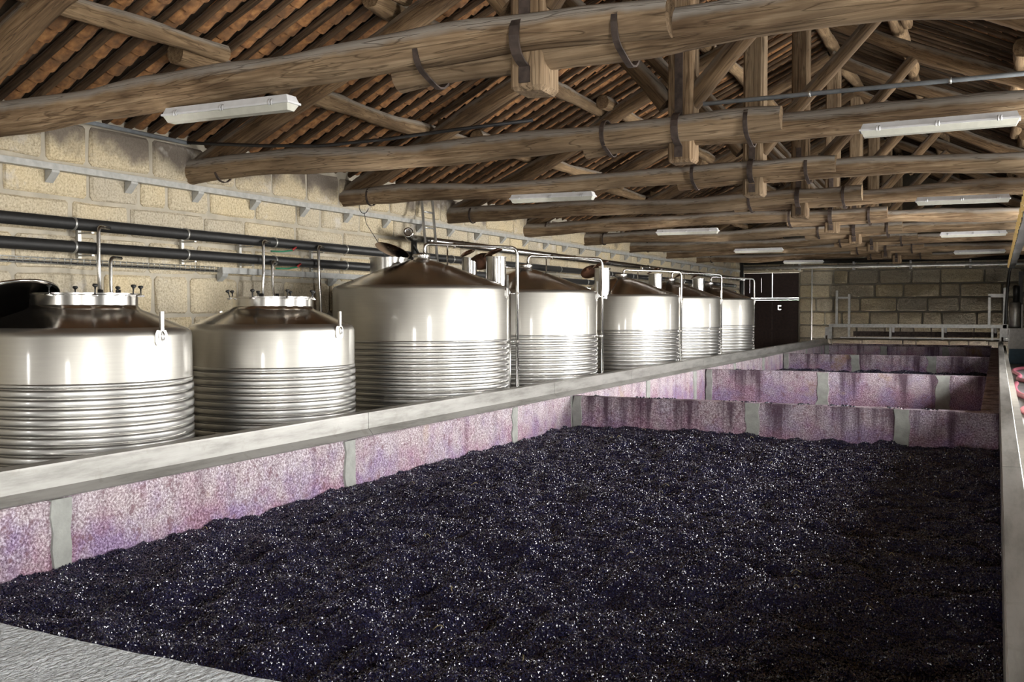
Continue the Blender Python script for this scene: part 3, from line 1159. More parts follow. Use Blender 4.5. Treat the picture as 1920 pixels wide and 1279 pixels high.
def small_tank(y, label, lid):
    RT = 0.92
    zt, z0, zj = 1.60, -0.45, 1.10
    e = empty('steel_tank', (-7.375, y, -.6), label, 'tank', 'small stainless fermenting tanks')
    T = Matrix.Translation((-7.375, y, 0))
    cached('st_body', 'body', lambda: MB().lathe([(.02, z0), (RT - .10, z0), (RT - .03, z0 + .06), (RT - .03, zj + .012), (RT, zj + .016), (RT, zt - .07), (RT - .008, zt - .04), (RT - .03, zt - .012), (RT - .07, zt + .005)], 96).mesh('body', M_TANK, 50), e, T)
    cn = cached('st_cone', 'cone', lambda: MB().lathe([(RT - .07, zt + .005), (.60, zt + .115), (.50, zt + .150), (.47, zt + .165), (.452, zt + .19), (.45, zt + .20)], 96).mesh('cone', M_CONE, 50), e, T)
    nk = cached('st_neck', 'neck', lambda: MB().lathe([(.45, zt + .20), (.45, zt + .285), (.472, zt + .29), (.472, zt + .305), (.43, zt + .305), (.43, zt - .2)], 72).mesh('neck', M_CHROME, 40), e, T)
    z = zj
    k = 0
    while z > -.4:
        cached('st_ring', 'cooling_ring', lambda: rings_mesh(RT, .064), e, T @ Matrix.Translation((0, 0, z - .064)))
        z -= .078
        k += 1
    cached('st_band', 'seam_band', lambda: MB().lathe([(RT, 0), (RT + .006, .003), (RT + .006, .037), (RT, .04)], 72).mesh('seam_band', M_RING), e, T @ Matrix.Translation((0, 0, zj + .01)))
    for a in (0, 170):
        A = Matrix.Rotation(math.radians(a), 4, 'Z')
        cached('lug', 'lifting_lug', lug_mesh, e, T @ A @ Matrix.Translation((RT, 0, zt - .02)))
    for q in range(8):
        A = Matrix.Rotation(2 * PI * q / 8 + 0.25, 4, 'Z')
        Mk = T @ A @ Matrix.Translation((.485, 0, zt + .305)) @ Matrix.Rotation(rnd.uniform(-.1, .45), 4, 'Y')
        kc = cached('clamp', 'clamp', clamp_mesh, nk, Mk)
        cached('knob', 'clamp_knob', knob_mesh, nk, Mk)
    for q in range(4):
        A = Matrix.Rotation(2 * PI * q / 4 + .8, 4, 'Z')
        cached('st_leg', 'leg', lambda: MB().tube([(RT - .15, 0, -.6), (RT - .15, 0, -.40)], .045, 12).mesh('leg', M_CHROME), e, T @ A)
    if lid:
        fd = Vector((-.441, .897, -.03)).normalized()
        rg = Vector((.897, .441, 0))
        uu = rg.cross(fd)
        c, q = math.radians(22), math.radians(10)
        n0 = uu * math.cos(c) - rg * math.sin(c)
        nn = n0 * math.cos(q) + fd * math.sin(q)
        ax = (rg * math.cos(c) + uu * math.sin(c)).normalized()
        ML = Matrix((ax, nn.cross(ax), nn)).transposed().to_4x4()
        ML.translation = Vector((-7.375 - .26, y - .66, 1.80))
        ld = cached('st_lid', 'lid', lambda: MB().lathe([(0.0, .09), (.25, .075), (.42, .03), (.465, .012), (.48, 0.0), (.465, -.012), (.42, .01), (.25, .05), (0, .065)], 48).mesh('lid', M_LID, 40), e, ML)
        MB().lathe([(.470, .014), (.488, .010), (.492, 0), (.488, -.010), (.470, -.014)], 48).build('lid_rim', M_CHROME, ld, ML)
    return e


small_tank(6.28, 'small steel tank nearest the camera with its round lid swung open', True)
small_tank(8.84, 'small steel tank just in front of the first big tank, neck ringed with knobs', False)

BT_R = 1.25
BT_NAMES = ['first big steel tank, with the ladder leaning behind its cone', 'second big steel tank, just beyond the ladder tank',
            'third big steel tank, the middle one of the five', 'fourth big steel tank, second from the dark door', 'last big steel tank, nearest the dark door']
BT_Y = [12.07, 15.52, 20.4, 23.95, 27.7]


def big_tank(y, label, idx):
    RT, zt, z0, zj = BT_R, 2.085, -.45, 1.32
    X = -7.375
    e = empty('steel_tank', (X, y, -.6), label, 'tank', 'big stainless fermenting tanks')
    T = Matrix.Translation((X, y, 0))
    cached('bt_body', 'body', lambda: MB().lathe([(.02, z0), (RT - .10, z0), (RT - .03, z0 + .06), (RT - .03, zj + .004), (RT, zj + .008), (RT, zt - .05), (RT - .008, zt - .02), (RT - .03, zt), (RT - .05, zt + .008)], 112).mesh('body', M_TANK, 50), e, T)
    cached('bt_cone', 'cone', lambda: MB().lathe([(RT - .05, zt + .008), (.9, zt + .125), (.5, zt + .275), (.22, zt + .365), (.13, zt + .385)], 96).mesh('cone', M_CONE, 50), e, T)
    nk = cached('bt_neck', 'neck', lambda: MB().lathe([(.125, zt + .375), (.115, zt + .40), (.115, zt + .425), (.13, zt + .43), (.13, zt + .455), (.10, zt + .47), (0.0, zt + .475)], 32).mesh('neck', M_CHROME, 40), e, T)
    z = zj - .03
    while z > -.38:
        cached('bt_ring', 'cooling_ring', lambda: rings_mesh(RT, .058), e, T @ Matrix.Translation((0, 0, z - .060)))
        z -= .077
    cached('bt_band', 'seam_band', lambda: MB().lathe([(RT, 0), (RT + .006, .003), (RT + .006, .03), (RT, .033)], 96).mesh('seam_band', M_RING), e, T @ Matrix.Translation((0, 0, zj)))
    A = Matrix.Rotation(math.radians(13.5), 4, 'Z')
    cached('lugb', 'lifting_lug', lambda: lug_mesh(1.15), e, T @ A @ Matrix.Translation((RT, 0, zt - .02)))
    A = Matrix.Rotation(math.radians(165), 4, 'Z')
    cached('lugb', 'lifting_lug', lambda: lug_mesh(1.15), e, T @ A @ Matrix.Translation((RT, 0, zt - .02)))
    for q in range(4):
        A = Matrix.Rotation(2 * PI * q / 4 + .8, 4, 'Z')
        cached('bt_leg', 'leg', lambda: MB().tube([(RT - .2, 0, -.6), (RT - .2, 0, -.40)], .05, 12).mesh('leg', M_CHROME), e, T @ A)
    # wash pipe: from the neck over the shoulder and down the flank
    px, py = 1.075, 0.91
    zh = 2.70 - (0.06 if idx == 2 else 0)
    wp = cached('bt_wash%d' % (idx == 2), 'wash_pipe', lambda: MB().tube(bend([(.05, .0, zt + .46), (.05, .0, zh), (px, py, zh - .03), (px, py, -.5)], .11, 6), .024, 10).mesh('wash_pipe', M_CHROME), e, T)
    cached('bt_stay%d' % (idx == 2), 'pipe_stay', lambda: MB().tube([(.30, .22, zh - .02), (.30, .22, zt + .31), (.36, .24, zt + .29), (.62, .45, zt + .165), (1.0, .55, zt + .04)], .012, 6).mesh('pipe_stay', M_CHROME), wp, T)
    for zz in (2.0, 1.30, .55):
        cached('bt_brk', 'pipe_bracket', lambda: MB().tube([(.80, .74, 0), (1.0, .85, 0), (px + .02, py, 0)], .010, 6).box((px - .03, py - .03, -.015), (px + .03, py + .03, .015)).mesh('pipe_bracket', M_CHROME), wp, T @ Matrix.Translation((0, 0, zz)))
    cached('bt_lvl', 'level_tube', lambda: MB().tube([(1.02, .78, 2.02), (1.02, .78, -.3)], .014, 8).mesh('level_tube', M_CHROME), e, T)
    cached('bt_clamp', 'clamp', lambda: MB().tube([(.35, .295, zh - .015), (.375, .318, zh - .016)], .042, 10).mesh('clamp', M_CHROME), wp, T)
    # vent column on the near shoulder with a tilted bronze lid
    cols = []
    if idx == 0:
        lidp = [(-.25, -.05, 2.60, .27, -14, 22)]
    elif idx in (1, 4):
        cols = [(.0, -1.12, .165), (-.55, -1.02, .125)]
        lidp = []
    else:
        cols = [(.0, -1.16, .165)]
        lidp = []
    for ci, (cx, cyy, r) in enumerate(cols):
        top = 2.63
        vc = cached('bt_col%d' % ci, 'vent_column', lambda: MB().lathe([(r, 2.0), (r, top - .02), (r + .008, top - .018), (r + .008, top), (r - .01, top), (r - .01, 2.0)], 32).mesh('vent_column', M_CHROME, 40), e, T @ Matrix.Translation((cx, cyy, 0)))
        lm = MB().lathe([(0, .05), (r * .7, .035), (r * 1.12, .008), (r * 1.15, 0), (r * 1.1, -.008), (r * .7, .02), (0, .03)], 28).mesh('lid', M_LIDRED, 40)
        link(bpy.data.objects.new('lid', lm), vc, T @ Matrix.Translation((cx - .05, cyy + .03, top + .075)) @ Matrix.Rotation(math.radians(-24), 4, 'Y') @ Matrix.Rotation(math.radians(8), 4, 'X'))
        cached('bt_colarm', 'arm', lambda: MB().tube([(0, .15, 2.48), (.02, 1.0, 2.47)], .013, 6).mesh('arm', M_CHROME), vc, T @ Matrix.Translation((cx, cyy, 0)))
    if idx in (1, 2):
        lm = MB().lathe([(0, .02), (.16, .015), (.205, .004), (.21, -.004), (.16, -.012), (0, -.01)], 28).mesh('lid', M_LIDRED, 40)
        link(bpy.data.objects.new('spare_lid', lm), e, T @ Matrix.Translation((-.35, -.95, 2.57)) @ Matrix.Rotation(math.radians(-30), 4, 'X') @ Matrix.Rotation(math.radians(-28), 4, 'Y'))
    if idx == 0:
        lm = MB().lathe([(0, .03), (.20, .02), (.26, .004), (.265, -.006), (.20, -.014), (0, -.01)], 36).mesh('lid', M_LIDRED, 40)
        fd = Vector((-.543, .84, .06)).normalized()
        rg = Vector((.84, .543, 0)).normalized()
        uu = rg.cross(fd)
        c, q = math.radians(-20), math.radians(17)
        nn = (uu * math.cos(c) - rg * math.sin(c)) * math.cos(q) + fd * math.sin(q)
        ax = rg * math.cos(c) + uu * math.sin(c)
        ML = Matrix((ax, nn.cross(ax), nn)).transposed().to_4x4()
        ML.translation = (-7.95, 12.2, 2.63)
        ld = link(bpy.data.objects.new('lid', lm), e, ML)
        MB().lathe([(.27, 2.2), (.27, 2.50), (.285, 2.50), (.285, 2.52), (.255, 2.52), (.255, 2.2)], 32).build('manhole', M_CHROME, e, T @ Matrix.Translation((-.62, .10, 0)), 40)
    return e


for i, y in enumerate(BT_Y):
    big_tank(y, BT_NAMES[i], i)

# ------------------------------------------------------------------ pipes, trays and cables on the left wall
def wall_pipe(name, x, z, y0, y1, r, mat, label, step=3.1, clampmat=None):
    e = empty(name, (x, (y0 + y1) / 2, z), label, 'pipe', 'pipes along the left wall')
    MB().tube([(x, y0, z), (x, y1, z)], r, 18).build('tube', mat, e)
    y = y0 + 1.2
    while y < y1 - .3:
        cached(('clip', r, clampmat.name if clampmat else ''), 'pipe_clamp', lambda: MB().lathe([(r + .001, -.012), (r + .010, -.012), (r + .010, .012), (r + .001, .012)], 18).box((-.008, -.03, -.012), (.008, .03, -.011)).mesh('pipe_clamp', clampmat or M_GALV),
               e, Matrix.Translation((x, y, z)) @ Matrix.Rotation(PI / 2, 4, 'X'))
        y += step
    return e


wall_pipe('insulated_pipe', -8.98, 2.69, 3.0, 37.5, 0.066, M_INSUL, 'upper black insulated pipe along the stone wall above the small tanks', 1.65, M_GALV)
wall_pipe('insulated_pipe', -8.98, 2.44, 3.0, 37.5, 0.064, M_INSUL, 'lower black insulated pipe just above the wire cable tray', 1.65, M_GALV)
wall_pipe('steel_pipe', -8.90, 2.97, 14.8, 38.6, 0.062, M_CHROME, 'thick bare steel pipe on the wall above the big tanks', 5.4, M_CHROME)
# its open elbow end by the ladder
e = empty('pipe_elbow', (-8.85, 14.4, 2.9), 'steel pipe elbow with dark valve beside the ladder foot', 'pipe fitting')
MB().tube(bend([(-8.90, 14.78, 2.97), (-8.90, 14.15, 2.97), (-8.72, 13.86, 3.03)], .16, 6), .062, 16).build('elbow', M_CHROME, e)
MB().lathe([(.062, 0), (.085, 0), (.085, .03), (.05, .03), (.05, 0)], 24).build('flange', M_CHROME, e, Matrix.Translation((-8.72, 13.86, 3.03)) @ align_x((0, 0, 0), (.18, -.29, .06)) @ Matrix.Rotation(PI / 2, 4, 'Y'))
MB().tube([(-8.82, 14.2, 2.92), (-8.82, 14.2, 2.55)], .05, 12).build('valve_body', M_BLACK, e)
MB().tube([(-8.76, 14.08, 2.86), (-8.76, 14.32, 2.64)], .022, 8).build('valve_lever', M_BLACK, e)
# pipe supports
R = random.Random(2)
for i, y in enumerate((7.75, 9.3, 10.35, 11.9, 14.6, 17.5, 20.5, 24, 28, 32)):
    lab = ['nearest', 'second', 'third', 'fourth', 'fifth', 'sixth', 'seventh', 'eighth', 'ninth', 'farthest'][i]
    e = empty('pipe_bracket', (LX + .06, y, 2.5), lab + ' upright channel bracket holding the two black pipes off the wall', 'bracket', 'brackets of the black pipes')
    MB().box((LX + .04, y - .022, 2.33), (LX + .08, y + .022, 2.78)).build('channel', M_GALV, e)
    for zz in (2.60, 2.352):
        MB().box((LX + .06, y - .018, zz), (-8.96, y + .018, zz + .016)).build('arm', M_GALV, e)

# upper grey trunking on triangular brackets
e = empty('cable_trunking', (LX + .1, 20, 3.29), 'long light grey cable trunking high on the stone wall, on triangular brackets', 'cable trunking')
MB().box((LX + .06, 3.0, 3.262), (LX + .16, 38.8, 3.33)).build('trunk', M_GREYPVC, e)
y = 4.15
k = 0
while y < 38.5:
    cached('tbrk', 'trunking_bracket', lambda: MB().prism([(LX + .05, 3.26), (LX + .16, 3.26), (LX + .155, 3.235), (LX + .05, 3.13)], 1, -.05, .05).mesh('trunking_bracket', M_GREYPVC), e, Matrix.Translation((0, y, 0)))
    y += 1.08
    k += 1

# wire cable tray, then solid trunking
e = empty('wire_tray', (LX + .1, 7, 2.28), 'narrow wire mesh cable tray below the black pipes', 'cable tray')
m = MB()
y0, y1 = 3.0, 9.9
for (dx, dz) in ((.04, 0), (.12, 0), (.13, .03), (.13, .06), (.04, .06)):
    m.tube([(LX + dx, y0, 2.255 + dz), (LX + dx, y1, 2.255 + dz)], .004, 5)
m.build('long_wires', M_GALV, e)
m = MB()
y = y0
while y < y1:
    m.tube([(LX + .04, y, 2.32), (LX + .04, y, 2.255), (LX + .13, y, 2.255), (LX + .13, y, 2.32)], .0035, 4, caps=False)
    y += .085
tag(m.build('cross_wires', M_GALV, e), kind='stuff')
MB().tube([(LX + .07, 3, 2.268), (LX + .08, 7, 2.268), (LX + .075, 9.9, 2.268)], .012, 6).build('cable', M_CABLE, e)
e = empty('wall_trunking', (LX + .1, 13, 2.27), 'short grey trunking continuing the wire tray behind the tanks', 'cable trunking')
MB().box((LX + .03, 9.95, 2.24), (LX + .13, 16.5, 2.32)).build('trunk', M_GREYPVC, e)
for y in (10.0, 12.4, 14.8):
    cached('tbrk2', 'trunking_bracket', lambda: MB().prism([(LX + .03, 2.24), (LX + .14, 2.24), (LX + .12, 2.20), (LX + .03, 2.13)], 1, -.05, .05).mesh('trunking_bracket', M_GREYPVC), e, Matrix.Translation((0, y, 0)))

# drop tubes from the black pipes to the tanks
drops = [((7.72, 2.67), (-8.80, 7.70, 1.5), 0.022, 'taller steel drop tube behind the nearest small tank'),
         ((7.88, 2.34), (-8.75, 7.90, 1.5), 0.020, 'shorter steel drop tube behind the nearest small tank'),
         ((10.42, 2.68), (-8.78, 10.30, 1.5), 0.022, 'taller steel drop tube behind the second small tank'),
         ((10.60, 2.42), (-8.72, 10.55, 1.5), 0.020, 'shorter steel drop tube behind the second small tank'),
         ((11.62, 2.68), (-8.76, 11.75, -.59), 0.022, 'steel drop tube in the gap beside the first big tank')]
for (ya, za), p, r, lab in drops:
    o = MB()
    o.tube(bend([(-8.92, ya + .22, za), (-8.84, ya, za), (-8.82, ya - .02, za - .35), p], .07, 5), r, 10)
    o = tag(o.build('drop_tube', M_CHROME), lab, 'pipe', 'drop tubes from the black pipes')
    MB().tube([Vector(p) + Vector((0, 0, .48)), Vector(p)], r * 1.35, 10).build('hose_sleeve', M_BLACK, o)
for (y, z, lab) in ((10.95, 2.61, 'upper'), (11.05, 2.38, 'lower')):
    o = tag(MB().tube([(-8.90, y - .30, z - .05), (-8.86, y - .1, z - .045), (-8.86, y + .1, z - .02), (-8.9, y + .22, z + .03)], .013, 6).build('sensor_wire', M_GREEN), lab + ' green sensor wire looped below a black pipe', 'wire', 'sensor wires on the pipes')
    MB().tube([(-8.86, y + .1, z - .018), (-8.9, y + .235, z + .035)], .016, 6).build('wire_end', M_RED, o)

# ladder leaning on the wall
e = empty('ladder', (-8.7, 14.6, 1.0), 'grey metal ladder leaning against the wall behind the first big tank', 'ladder')
LT, LB = Vector((-9.02, 14.74, 3.88)), Vector((-7.91, 13.59, -.6))
sd = Vector((0, .36, 0))
dirn = (LB - LT)
for k in (0, 1):
    a, b = LT + sd * k, LB + sd * k
    M = align_x(a, b)
    MB().box((0, -.016, -.035), ((b - a).length, .016, .035)).build('ladder_rail', M_GALV, e, M)
for k in range(16):
    p = LT + dirn * (k + .5) / 16
    MB().tube([p, p + sd], .016, 8).build('rung', M_GALV, e)

# wire with a loop, hanging from the third truss
m = MB()
m.tube([(-8.86 + .09 * math.cos(a), 12.80, 3.38 + .12 * math.sin(a)) for a in [2 * PI * k / 18 + .3 for k in range(17)]], .006, 5)
m.tube([(-8.86, 12.80, 3.28), (-8.83, 12.82, 3.1), (-8.62, 12.9, 2.75), (-8.45, 13.0, 2.3)], .005, 5)
tag(m.build('hanging_wire', M_CABLE), 'thin looped wire hanging from the beam end beside the ladder', 'wire')

# conduit under the eaves, cable over the second tie beam
o = tag(MB().tube([(LX + .13, 3.0, 3.86), (LX + .13, 9.35, 3.845)], .025, 8).build('eaves_conduit', M_CONDUIT), 'grey conduit running under the eaves at the top of the stone wall', 'conduit')
pts = [(LX + .15, 9.33, 3.845), (-8.6, 9.32, 3.79), (-7.9, 9.33, 3.72), (-7.1, 9.36, 3.665), (-6.2, 9.38, 3.675), (-5.3, 9.40, 3.715), (-4.4, 9.43, 3.745)]
o = tag(MB().tube(pts, .020, 8).build('black_cable', M_CABLE), 'black cable sagging from the wall onto the second tie beam', 'cable')
o = tag(MB().tube([(-2.6, 9.52, ZT + .235), (0.5, 9.55, ZT + .245), (3.2, 9.55, ZT + .25)], .022, 8).build('beam_conduit', M_CONDUIT), 'blue-grey conduit clipped along the top of the second tie beam', 'conduit')
for x in (-1.6, -.4, .8):
    MB().lathe([(.023, -.012), (.030, -.012), (.030, .012), (.023, .012)], 10).build('clip', M_GALV, o, Matrix.Translation((x, 9.535, ZT + .24)) @ Matrix.Rotation(PI / 2, 4, 'Y'))

# ------------------------------------------------------------------ lamps
def lamp_parts():
    L = 1.28
    h = L / 2
    # housing: trapezoid tray, lens below
    me = {}
    hx = MB()
    def frus(m, w0, z0, l0, w1, z1, l1):
        m.add([(-l0, -w0, z0), (l0, -w0, z0), (l0, w0, z0), (-l0, w0, z0), (-l1, -w1, z1), (l1, -w1, z1), (l1, w1, z1), (-l1, w1, z1)],
              [(0, 3, 2, 1), (4, 5, 6, 7), (0, 1, 5, 4), (1, 2, 6, 5), (2, 3, 7, 6), (3, 0, 4, 7)])
    frus(hx, .072, -.004, h - .008, .055, .052, h - .03)
    frus(hx, .080, -.014, h, .080, .002, h)
    me['h'] = hx.mesh('housing', M_LAMP)
    dx = MB()
    frus(dx, .040, -.062, h - .035, .070, -.012, h - .012)
    me['d'] = dx.mesh('diffuser', M_DIFF)
    cx = MB()
    cx.tube([(-.012, 0, .022), (-.012, -.012, 0), (-.012, -.004, -.024)], .006, 6).tube([(.012, 0, .022), (.012, -.012, 0), (.012, -.004, -.024)], .006, 6)
    me['c'] = cx.mesh('clip', M_LAMP)
    return me


LM = lamp_parts()
LAMPS = [(-5.42, 6.0, 3.325, 'strip lamp on the nearest tie beam, high over the small tanks'), (-5.64, 12.75, 3.345, 'strip lamp over the first big tank, second of the left-hand row'),
         (-5.63, 19.45, 3.345, 'strip lamp third along the left-hand row'), (-5.67, 26.25, 3.34, 'strip lamp fourth along the left-hand row'),
         (-5.68, 33.0, 3.335, 'strip lamp last of the left-hand row, in front of the door wall'), (-.485, 9.34, 3.36, 'strip lamp under the second tie beam, largest of the right-hand row'),
         (-.487, 16.0, 3.385, 'strip lamp second along the right-hand row'), (-.478, 22.8, 3.355, 'strip lamp third along the right-hand row'),
         (-.46, 29.6, 3.345, 'strip lamp smallest and last of the right-hand row')]
for (x, y, z, lab) in LAMPS:
    T = Matrix.Translation((x, y, z)) @ Matrix.Rotation(math.radians(rnd.uniform(-.6, .6)), 4, 'Y')
    e = empty('strip_lamp', (x, y, z), lab, 'lamp', 'fluorescent strip lamps')
    link(bpy.data.objects.new('housing', LM['h']), e, T)
    link(bpy.data.objects.new('diffuser', LM['d']), e, T)
    for s in (-1, 1):
        for cxx in (-.48, 0, .48):
            link(bpy.data.objects.new('clip', LM['c']), e, T @ Matrix.Translation((cxx, -s * .078, 0)) @ (Matrix.Identity(4) if s > 0 else Matrix.Rotation(PI, 4, 'Z')))
    MB().box((x - .35, y - .02, z + .045), (x - .31, y + .10, z + .06)).box((x + .31, y - .02, z + .045), (x + .35, y + .10, z + .06)).build('hanger', M_GALV, e)

# ------------------------------------------------------------------ the dark door in the far wall
d = empty('door_1', ((DX0 + DX1) / 2, BY + .1, -.6), kind='structure')
y0, y1 = BY + .10, BY + .16
MID = -7.985
ZG0, ZG1 = 2.165, 2.252
def leaf(nm, x0, x1, z0, z1, slits=()):
    xs = [x0] + [q for s in slits for q in (s - .006, s + .006)] + [x1]
    o = None
    for k in range(0, len(xs) - 1, 2):
        b = MB().box((xs[k], y0, z0), (xs[k + 1], y1, z1))
        if o is None:
            o = b
        else:
            o.add(b.v, b.f)
    for s in slits:
        o.box((s - .006, y0, z0), (s + .006, y1, z0 + .2)).box((s - .006, y0, z1 - .18), (s + .006, y1, z1))
    return o.build(nm, M_DOOR, d)
leaf('door_leaf', DX0 + .01, MID - .010, ZG1, DZ - .01, (-8.87, -8.41))
leaf('door_leaf', MID + .006, DX1 - .01, ZG1, DZ - .01)
MB().box((DX0, y0 + .01, 2.168), (DX1, y1, 2.235)).build('mid_rail', M_DOOR, d)
lo = MB().box((DX0 + .01, y0, -.6), (MID - .002, y1, ZG0)).build('door_leaf', M_DOOR, d)
lo = MB()
hx0, hx1, hz0, hz1 = -7.76, -7.64, 1.79, 1.95
lo.box((MID + .002, y0, -.6), (hx0, y1, ZG0)).box((hx1, y0, -.6), (DX1 - .01, y1, ZG0)).box((hx0, y0, -.6), (hx1, y1, hz0)).box((hx0, y0, hz1), (hx1, y1, ZG0))
lo = lo.build('door_leaf', M_DOOR, d)
MB().box((hx0 + .022, y0 - .02, hz0 + .018), (hx1 + .01, y1, hz1 - .018)).build('latch', M_IRON, lo)
for z in (.2, .9, 1.6):
    MB().box((DX0 + .03, y0 - .03, z), (DX1 - .03, y0, z + .12)).build('ledge_board', M_DOOR, d)
tag(MB().box((DX0 - .12, BY - .03, DZ), (DX1 + .15, BY + .3, DZ + .16)).build('trim_2', M_STONE), kind='structure')

# pipes on the far wall
o = tag(MB().tube([(LX + .2, 39.2, 3.43), (RX - .1, 39.2, 3.43)], .06, 12).build('wall_pipe', M_GREYPVC), 'lower grey pipe running across the far stone wall above the door', 'pipe', 'pipes on the far wall')
for x in (-6.9, -4.9, -2.9, -.9, .9):
    MB().box((x - .04, 39.12, 3.30), (x + .04, 39.4, 3.36)).box((x - .03, 39.13, 3.50), (x + .03, 39.4, 3.60)).build('pipe_bracket', M_WHITE, o)
o = tag(MB().tube([(LX + .2, 39.25, 3.64), (RX - .1, 39.25, 3.64)], .085, 12).build('wall_pipe', M_INSUL), 'upper dark pipe across the far wall just under the beams', 'pipe', 'pipes on the far wall')
o = tag(MB().tube([(-6.44, 39.315, 3.36), (-6.44, 39.315, .3)], .024, 8).build('vertical_conduit', M_WHITE), 'white conduit dropping down the far wall beside the door', 'conduit')
for z in (1.2, 2.2, 3.1):
    MB().box((-6.47, 39.29, z), (-6.41, 39.36, z + .03)).build('clip', M_GALV, o)
o = tag(MB().tube([(-9.08, 39.0, 3.9), (-9.08, 39.0, 1.0)], .07, 10).build('downpipe', M_INSUL), 'dark vertical pipe in the far corner beside the door', 'pipe')

# ------------------------------------------------------------------ treading machine bridge over the last trough
e = empty('treading_bridge', (-2.6, 37.4, .73), 'steel bridge of the treading machine spanning the last trough', 'bridge')
Yb = 37.4
MB().box((-5.50, Yb - .06, 1.15), (.32, Yb + .06, 1.27)).build('top_beam', M_GALV, e)
MB().box((-5.10, Yb - .08, .76), (.10, Yb - .02, .80)).build('lower_bar', M_GALV, e)
MB().box((-4.7, Yb + .3, .82), (.0, Yb + .42, 1.0)).build('paddle_shaft', M_IRON, e)
for x in (-3.40, -1.70, -.15):
    MB().box((x - .035, Yb - .09, .74), (x + .035, Yb - .03, 1.27)).build('upright', M_GALV, e)
    MB().box((x + .06, Yb - .09, .98), (x + .13, Yb - .05, 1.16)).build('plate', M_WHITE, e)
MB().box((-5.28, Yb - .04, 1.27), (-5.20, Yb + .04, 2.48)).build('post', M_GALV, e)
MB().box((-4.85, Yb - .04, .80), (-4.77, Yb + .04, 2.34)).build('post', M_GALV, e)
MB().box((-5.20, Yb - .025, 2.18), (-4.85, Yb + .025, 2.25)).build('link', M_GALV, e)
MB().box((-.29, Yb - .04, 1.27), (-.21, Yb + .04, 2.25)).build('post', M_GALV, e)
MB().box((-.29, Yb - .04, 2.20), (.18, Yb + .04, 2.32)).build('link', M_GALV, e)
MB().box((.17, Yb - .06, 1.15), (.29, Yb + .06, 2.52)).build('post', M_GALV, e)
for (x, s) in ((-5.62, 1), (.1, -1)):
    c = MB().box((x - .02, Yb - .22, .735), (x + .24, Yb + .22, .83)).box((x - .02, Yb - .05, .83), (x + .22, Yb + .05, 1.15)).build('carriage', M_GALV, e)
    for yy in (-.2, .2):
        MB().lathe([(0, -.03), (.06, -.03), (.06, .03), (0, .03)], 16).build('wheel', M_IRON, c, Matrix.Translation((x + .06, Yb + yy, .79)) @ Matrix.Rotation(PI / 2, 4, 'Y'))

# drive unit: white cabinet on a blue base, grey motor, dark frame
e = empty('drive_cabinet', (.66, 36.5, 0), 'white drive cabinet on a blue base beside the right rail', 'cabinet')
MB().box((.33, 36.2, .50), (1.15, 36.9, 1.17)).build('cabinet_body', M_WHITE, e)
MB().box((.36, 36.17, .55), (1.1, 36.2, 1.12)).build('cabinet_door', M_WHITE, e)
MB().box((.36, 36.25, 0.0), (1.1, 36.85, .50)).build('base', M_BLUE, e)
e = empty('drive_motor', (.55, 36.5, 1.17), 'grey cylindrical motor standing on the white cabinet', 'motor')
MB().lathe([(0, 1.19), (.16, 1.19), (.18, 1.23), (.18, 1.98), (.15, 2.03), (0, 2.03)], 24).build('motor_body', M_GALV, e, Matrix.Translation((.52, 36.5, 0)))
MB().lathe([(0, 2.03), (.10, 2.03), (.10, 2.55), (.07, 2.58), (0, 2.58)], 20).build('gearbox', M_BLACK, e, Matrix.Translation((.55, 36.5, 0)))
MB().box((.70, 36.3, 1.17), (.74, 36.7, 1.95)).build('side_plate', M_WHITE, e)
e = empty('machine_frame', (.9, 36.9, 0), 'black steel frame of the machine behind the grey motor', 'frame')
MB().box((.62, 36.9, 0), (.74, 37.02, 3.05)).build('post', M_BLACK, e)
MB().box((1.2, 36.9, 0), (1.32, 37.02, 3.05)).build('post', M_BLACK, e)
MB().box((.62, 36.88, 2.92), (1.32, 37.04, 3.05)).build('cross_bar', M_BLACK, e)
MB().box((.62, 36.88, 2.25), (1.32, 37.04, 2.38)).build('cross_bar', M_BLACK, e)
MB().box((.85, 36.85, 2.45), (.92, 36.9, 2.78)).build('plate', M_WHITE, e)
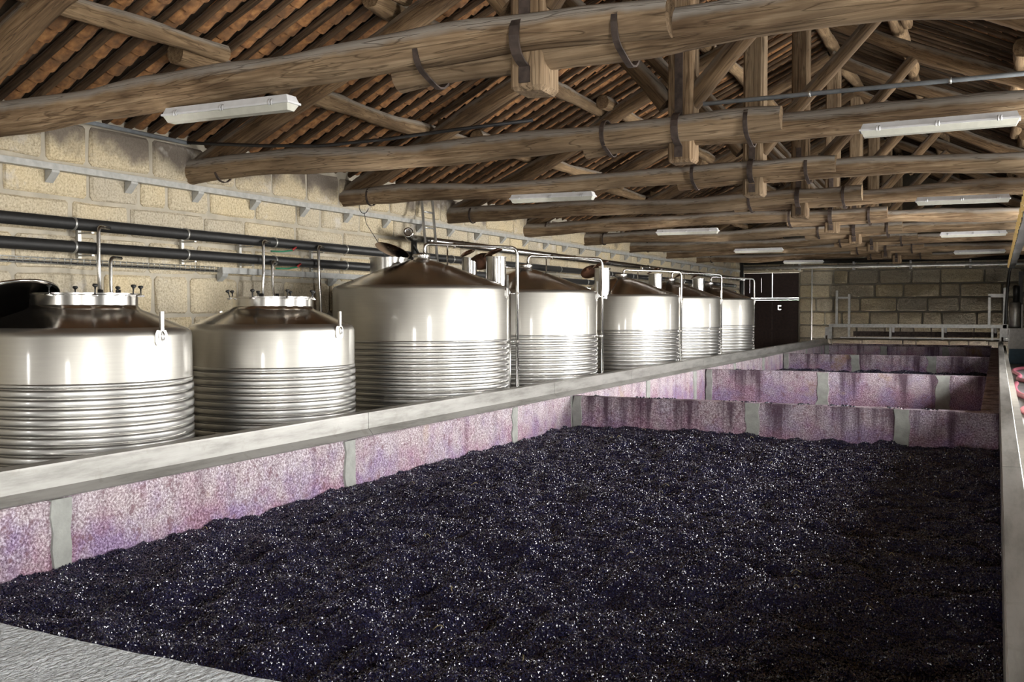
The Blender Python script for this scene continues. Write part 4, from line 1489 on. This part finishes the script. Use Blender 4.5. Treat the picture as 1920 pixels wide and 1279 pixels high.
# energy chain: a black link chain slung under the tie beams above the right rail, dropping to the machine
e = empty('energy_chain', (.34, 23, 3.2), 'black cable chain with brass links slung under the beams above the right rail', 'cable chain')
MB().box((.33, 9.62, 3.262), (.47, 36.5, 3.285)).build('track', M_GALV, e)
ck = lambda: MB().box((.32, -.055, 3.135), (.48, .055, 3.255)).mesh('chain_link', M_BLACK)
bk = lambda: MB().box((.285, -.03, 3.15), (.318, .03, 3.235)).box((.27, -.012, 3.17), (.30, .012, 3.28)).mesh('brass_clip', M_BRASS)
y = 9.7
k = 0
while y < 36.3:
    cached('chl', 'chain_link', ck, e, Matrix.Translation((0, y, .012 * math.sin(y * 1.7))))
    if k % 7 == 0:
        cached('chb', 'brass_clip', bk, e, Matrix.Translation((0, y, .012 * math.sin(y * 1.7))))
    y += .125
    k += 1
MB().tube(bend([(.40, 36.3, 3.18), (.34, 36.5, 3.1), (.28, 36.5, 2.4), (.24, 36.5, 1.3)], .15, 5), .05, 8).build('drop_cable', M_BLACK, e)
for Y in TY[2:]:
    MB().box((.38, Y + .03, 3.28), (.42, Y + .07, 3.42)).build('hanger', M_GALV, e)

# pink hoses on the walkway
def hose(pts, r, lab):
    pp = []
    P = [Vector(p) for p in pts]
    for i in range(len(P) - 1):
        a, b, c, dd = P[max(i - 1, 0)], P[i], P[i + 1], P[min(i + 2, len(P) - 1)]
        for k in range(6):
            t = k / 6
            pp.append(0.5 * ((2 * b) + (c - a) * t + (2 * a - 5 * b + 4 * c - dd) * t * t + (3 * b - a - 3 * c + dd) * t ** 3))
    pp.append(P[-1])
    tag(MB().tube(pp, r, 12).build('pink_hose', M_PINK), lab, 'hose', 'pink hoses on the walkway')


hose([(1.2, 33.5, .05), (.62, 32.6, .05), (.42, 31.0, .05), (.55, 29.0, .05), (.50, 27.4, .05), (.9, 26.2, .05), (1.4, 25.5, .05)], .05, 'farther pink hose curled on the walkway by the machine')
hose([(.42, 25.8, .055), (.36, 24.4, .055), (.40, 22.6, .055), (.60, 21.2, .055), (.55, 19.6, .055), (.42, 18.8, .055), (.75, 17.6, .055), (1.5, 17.3, .055)], .055, 'nearer pink hose lying along the right rail')
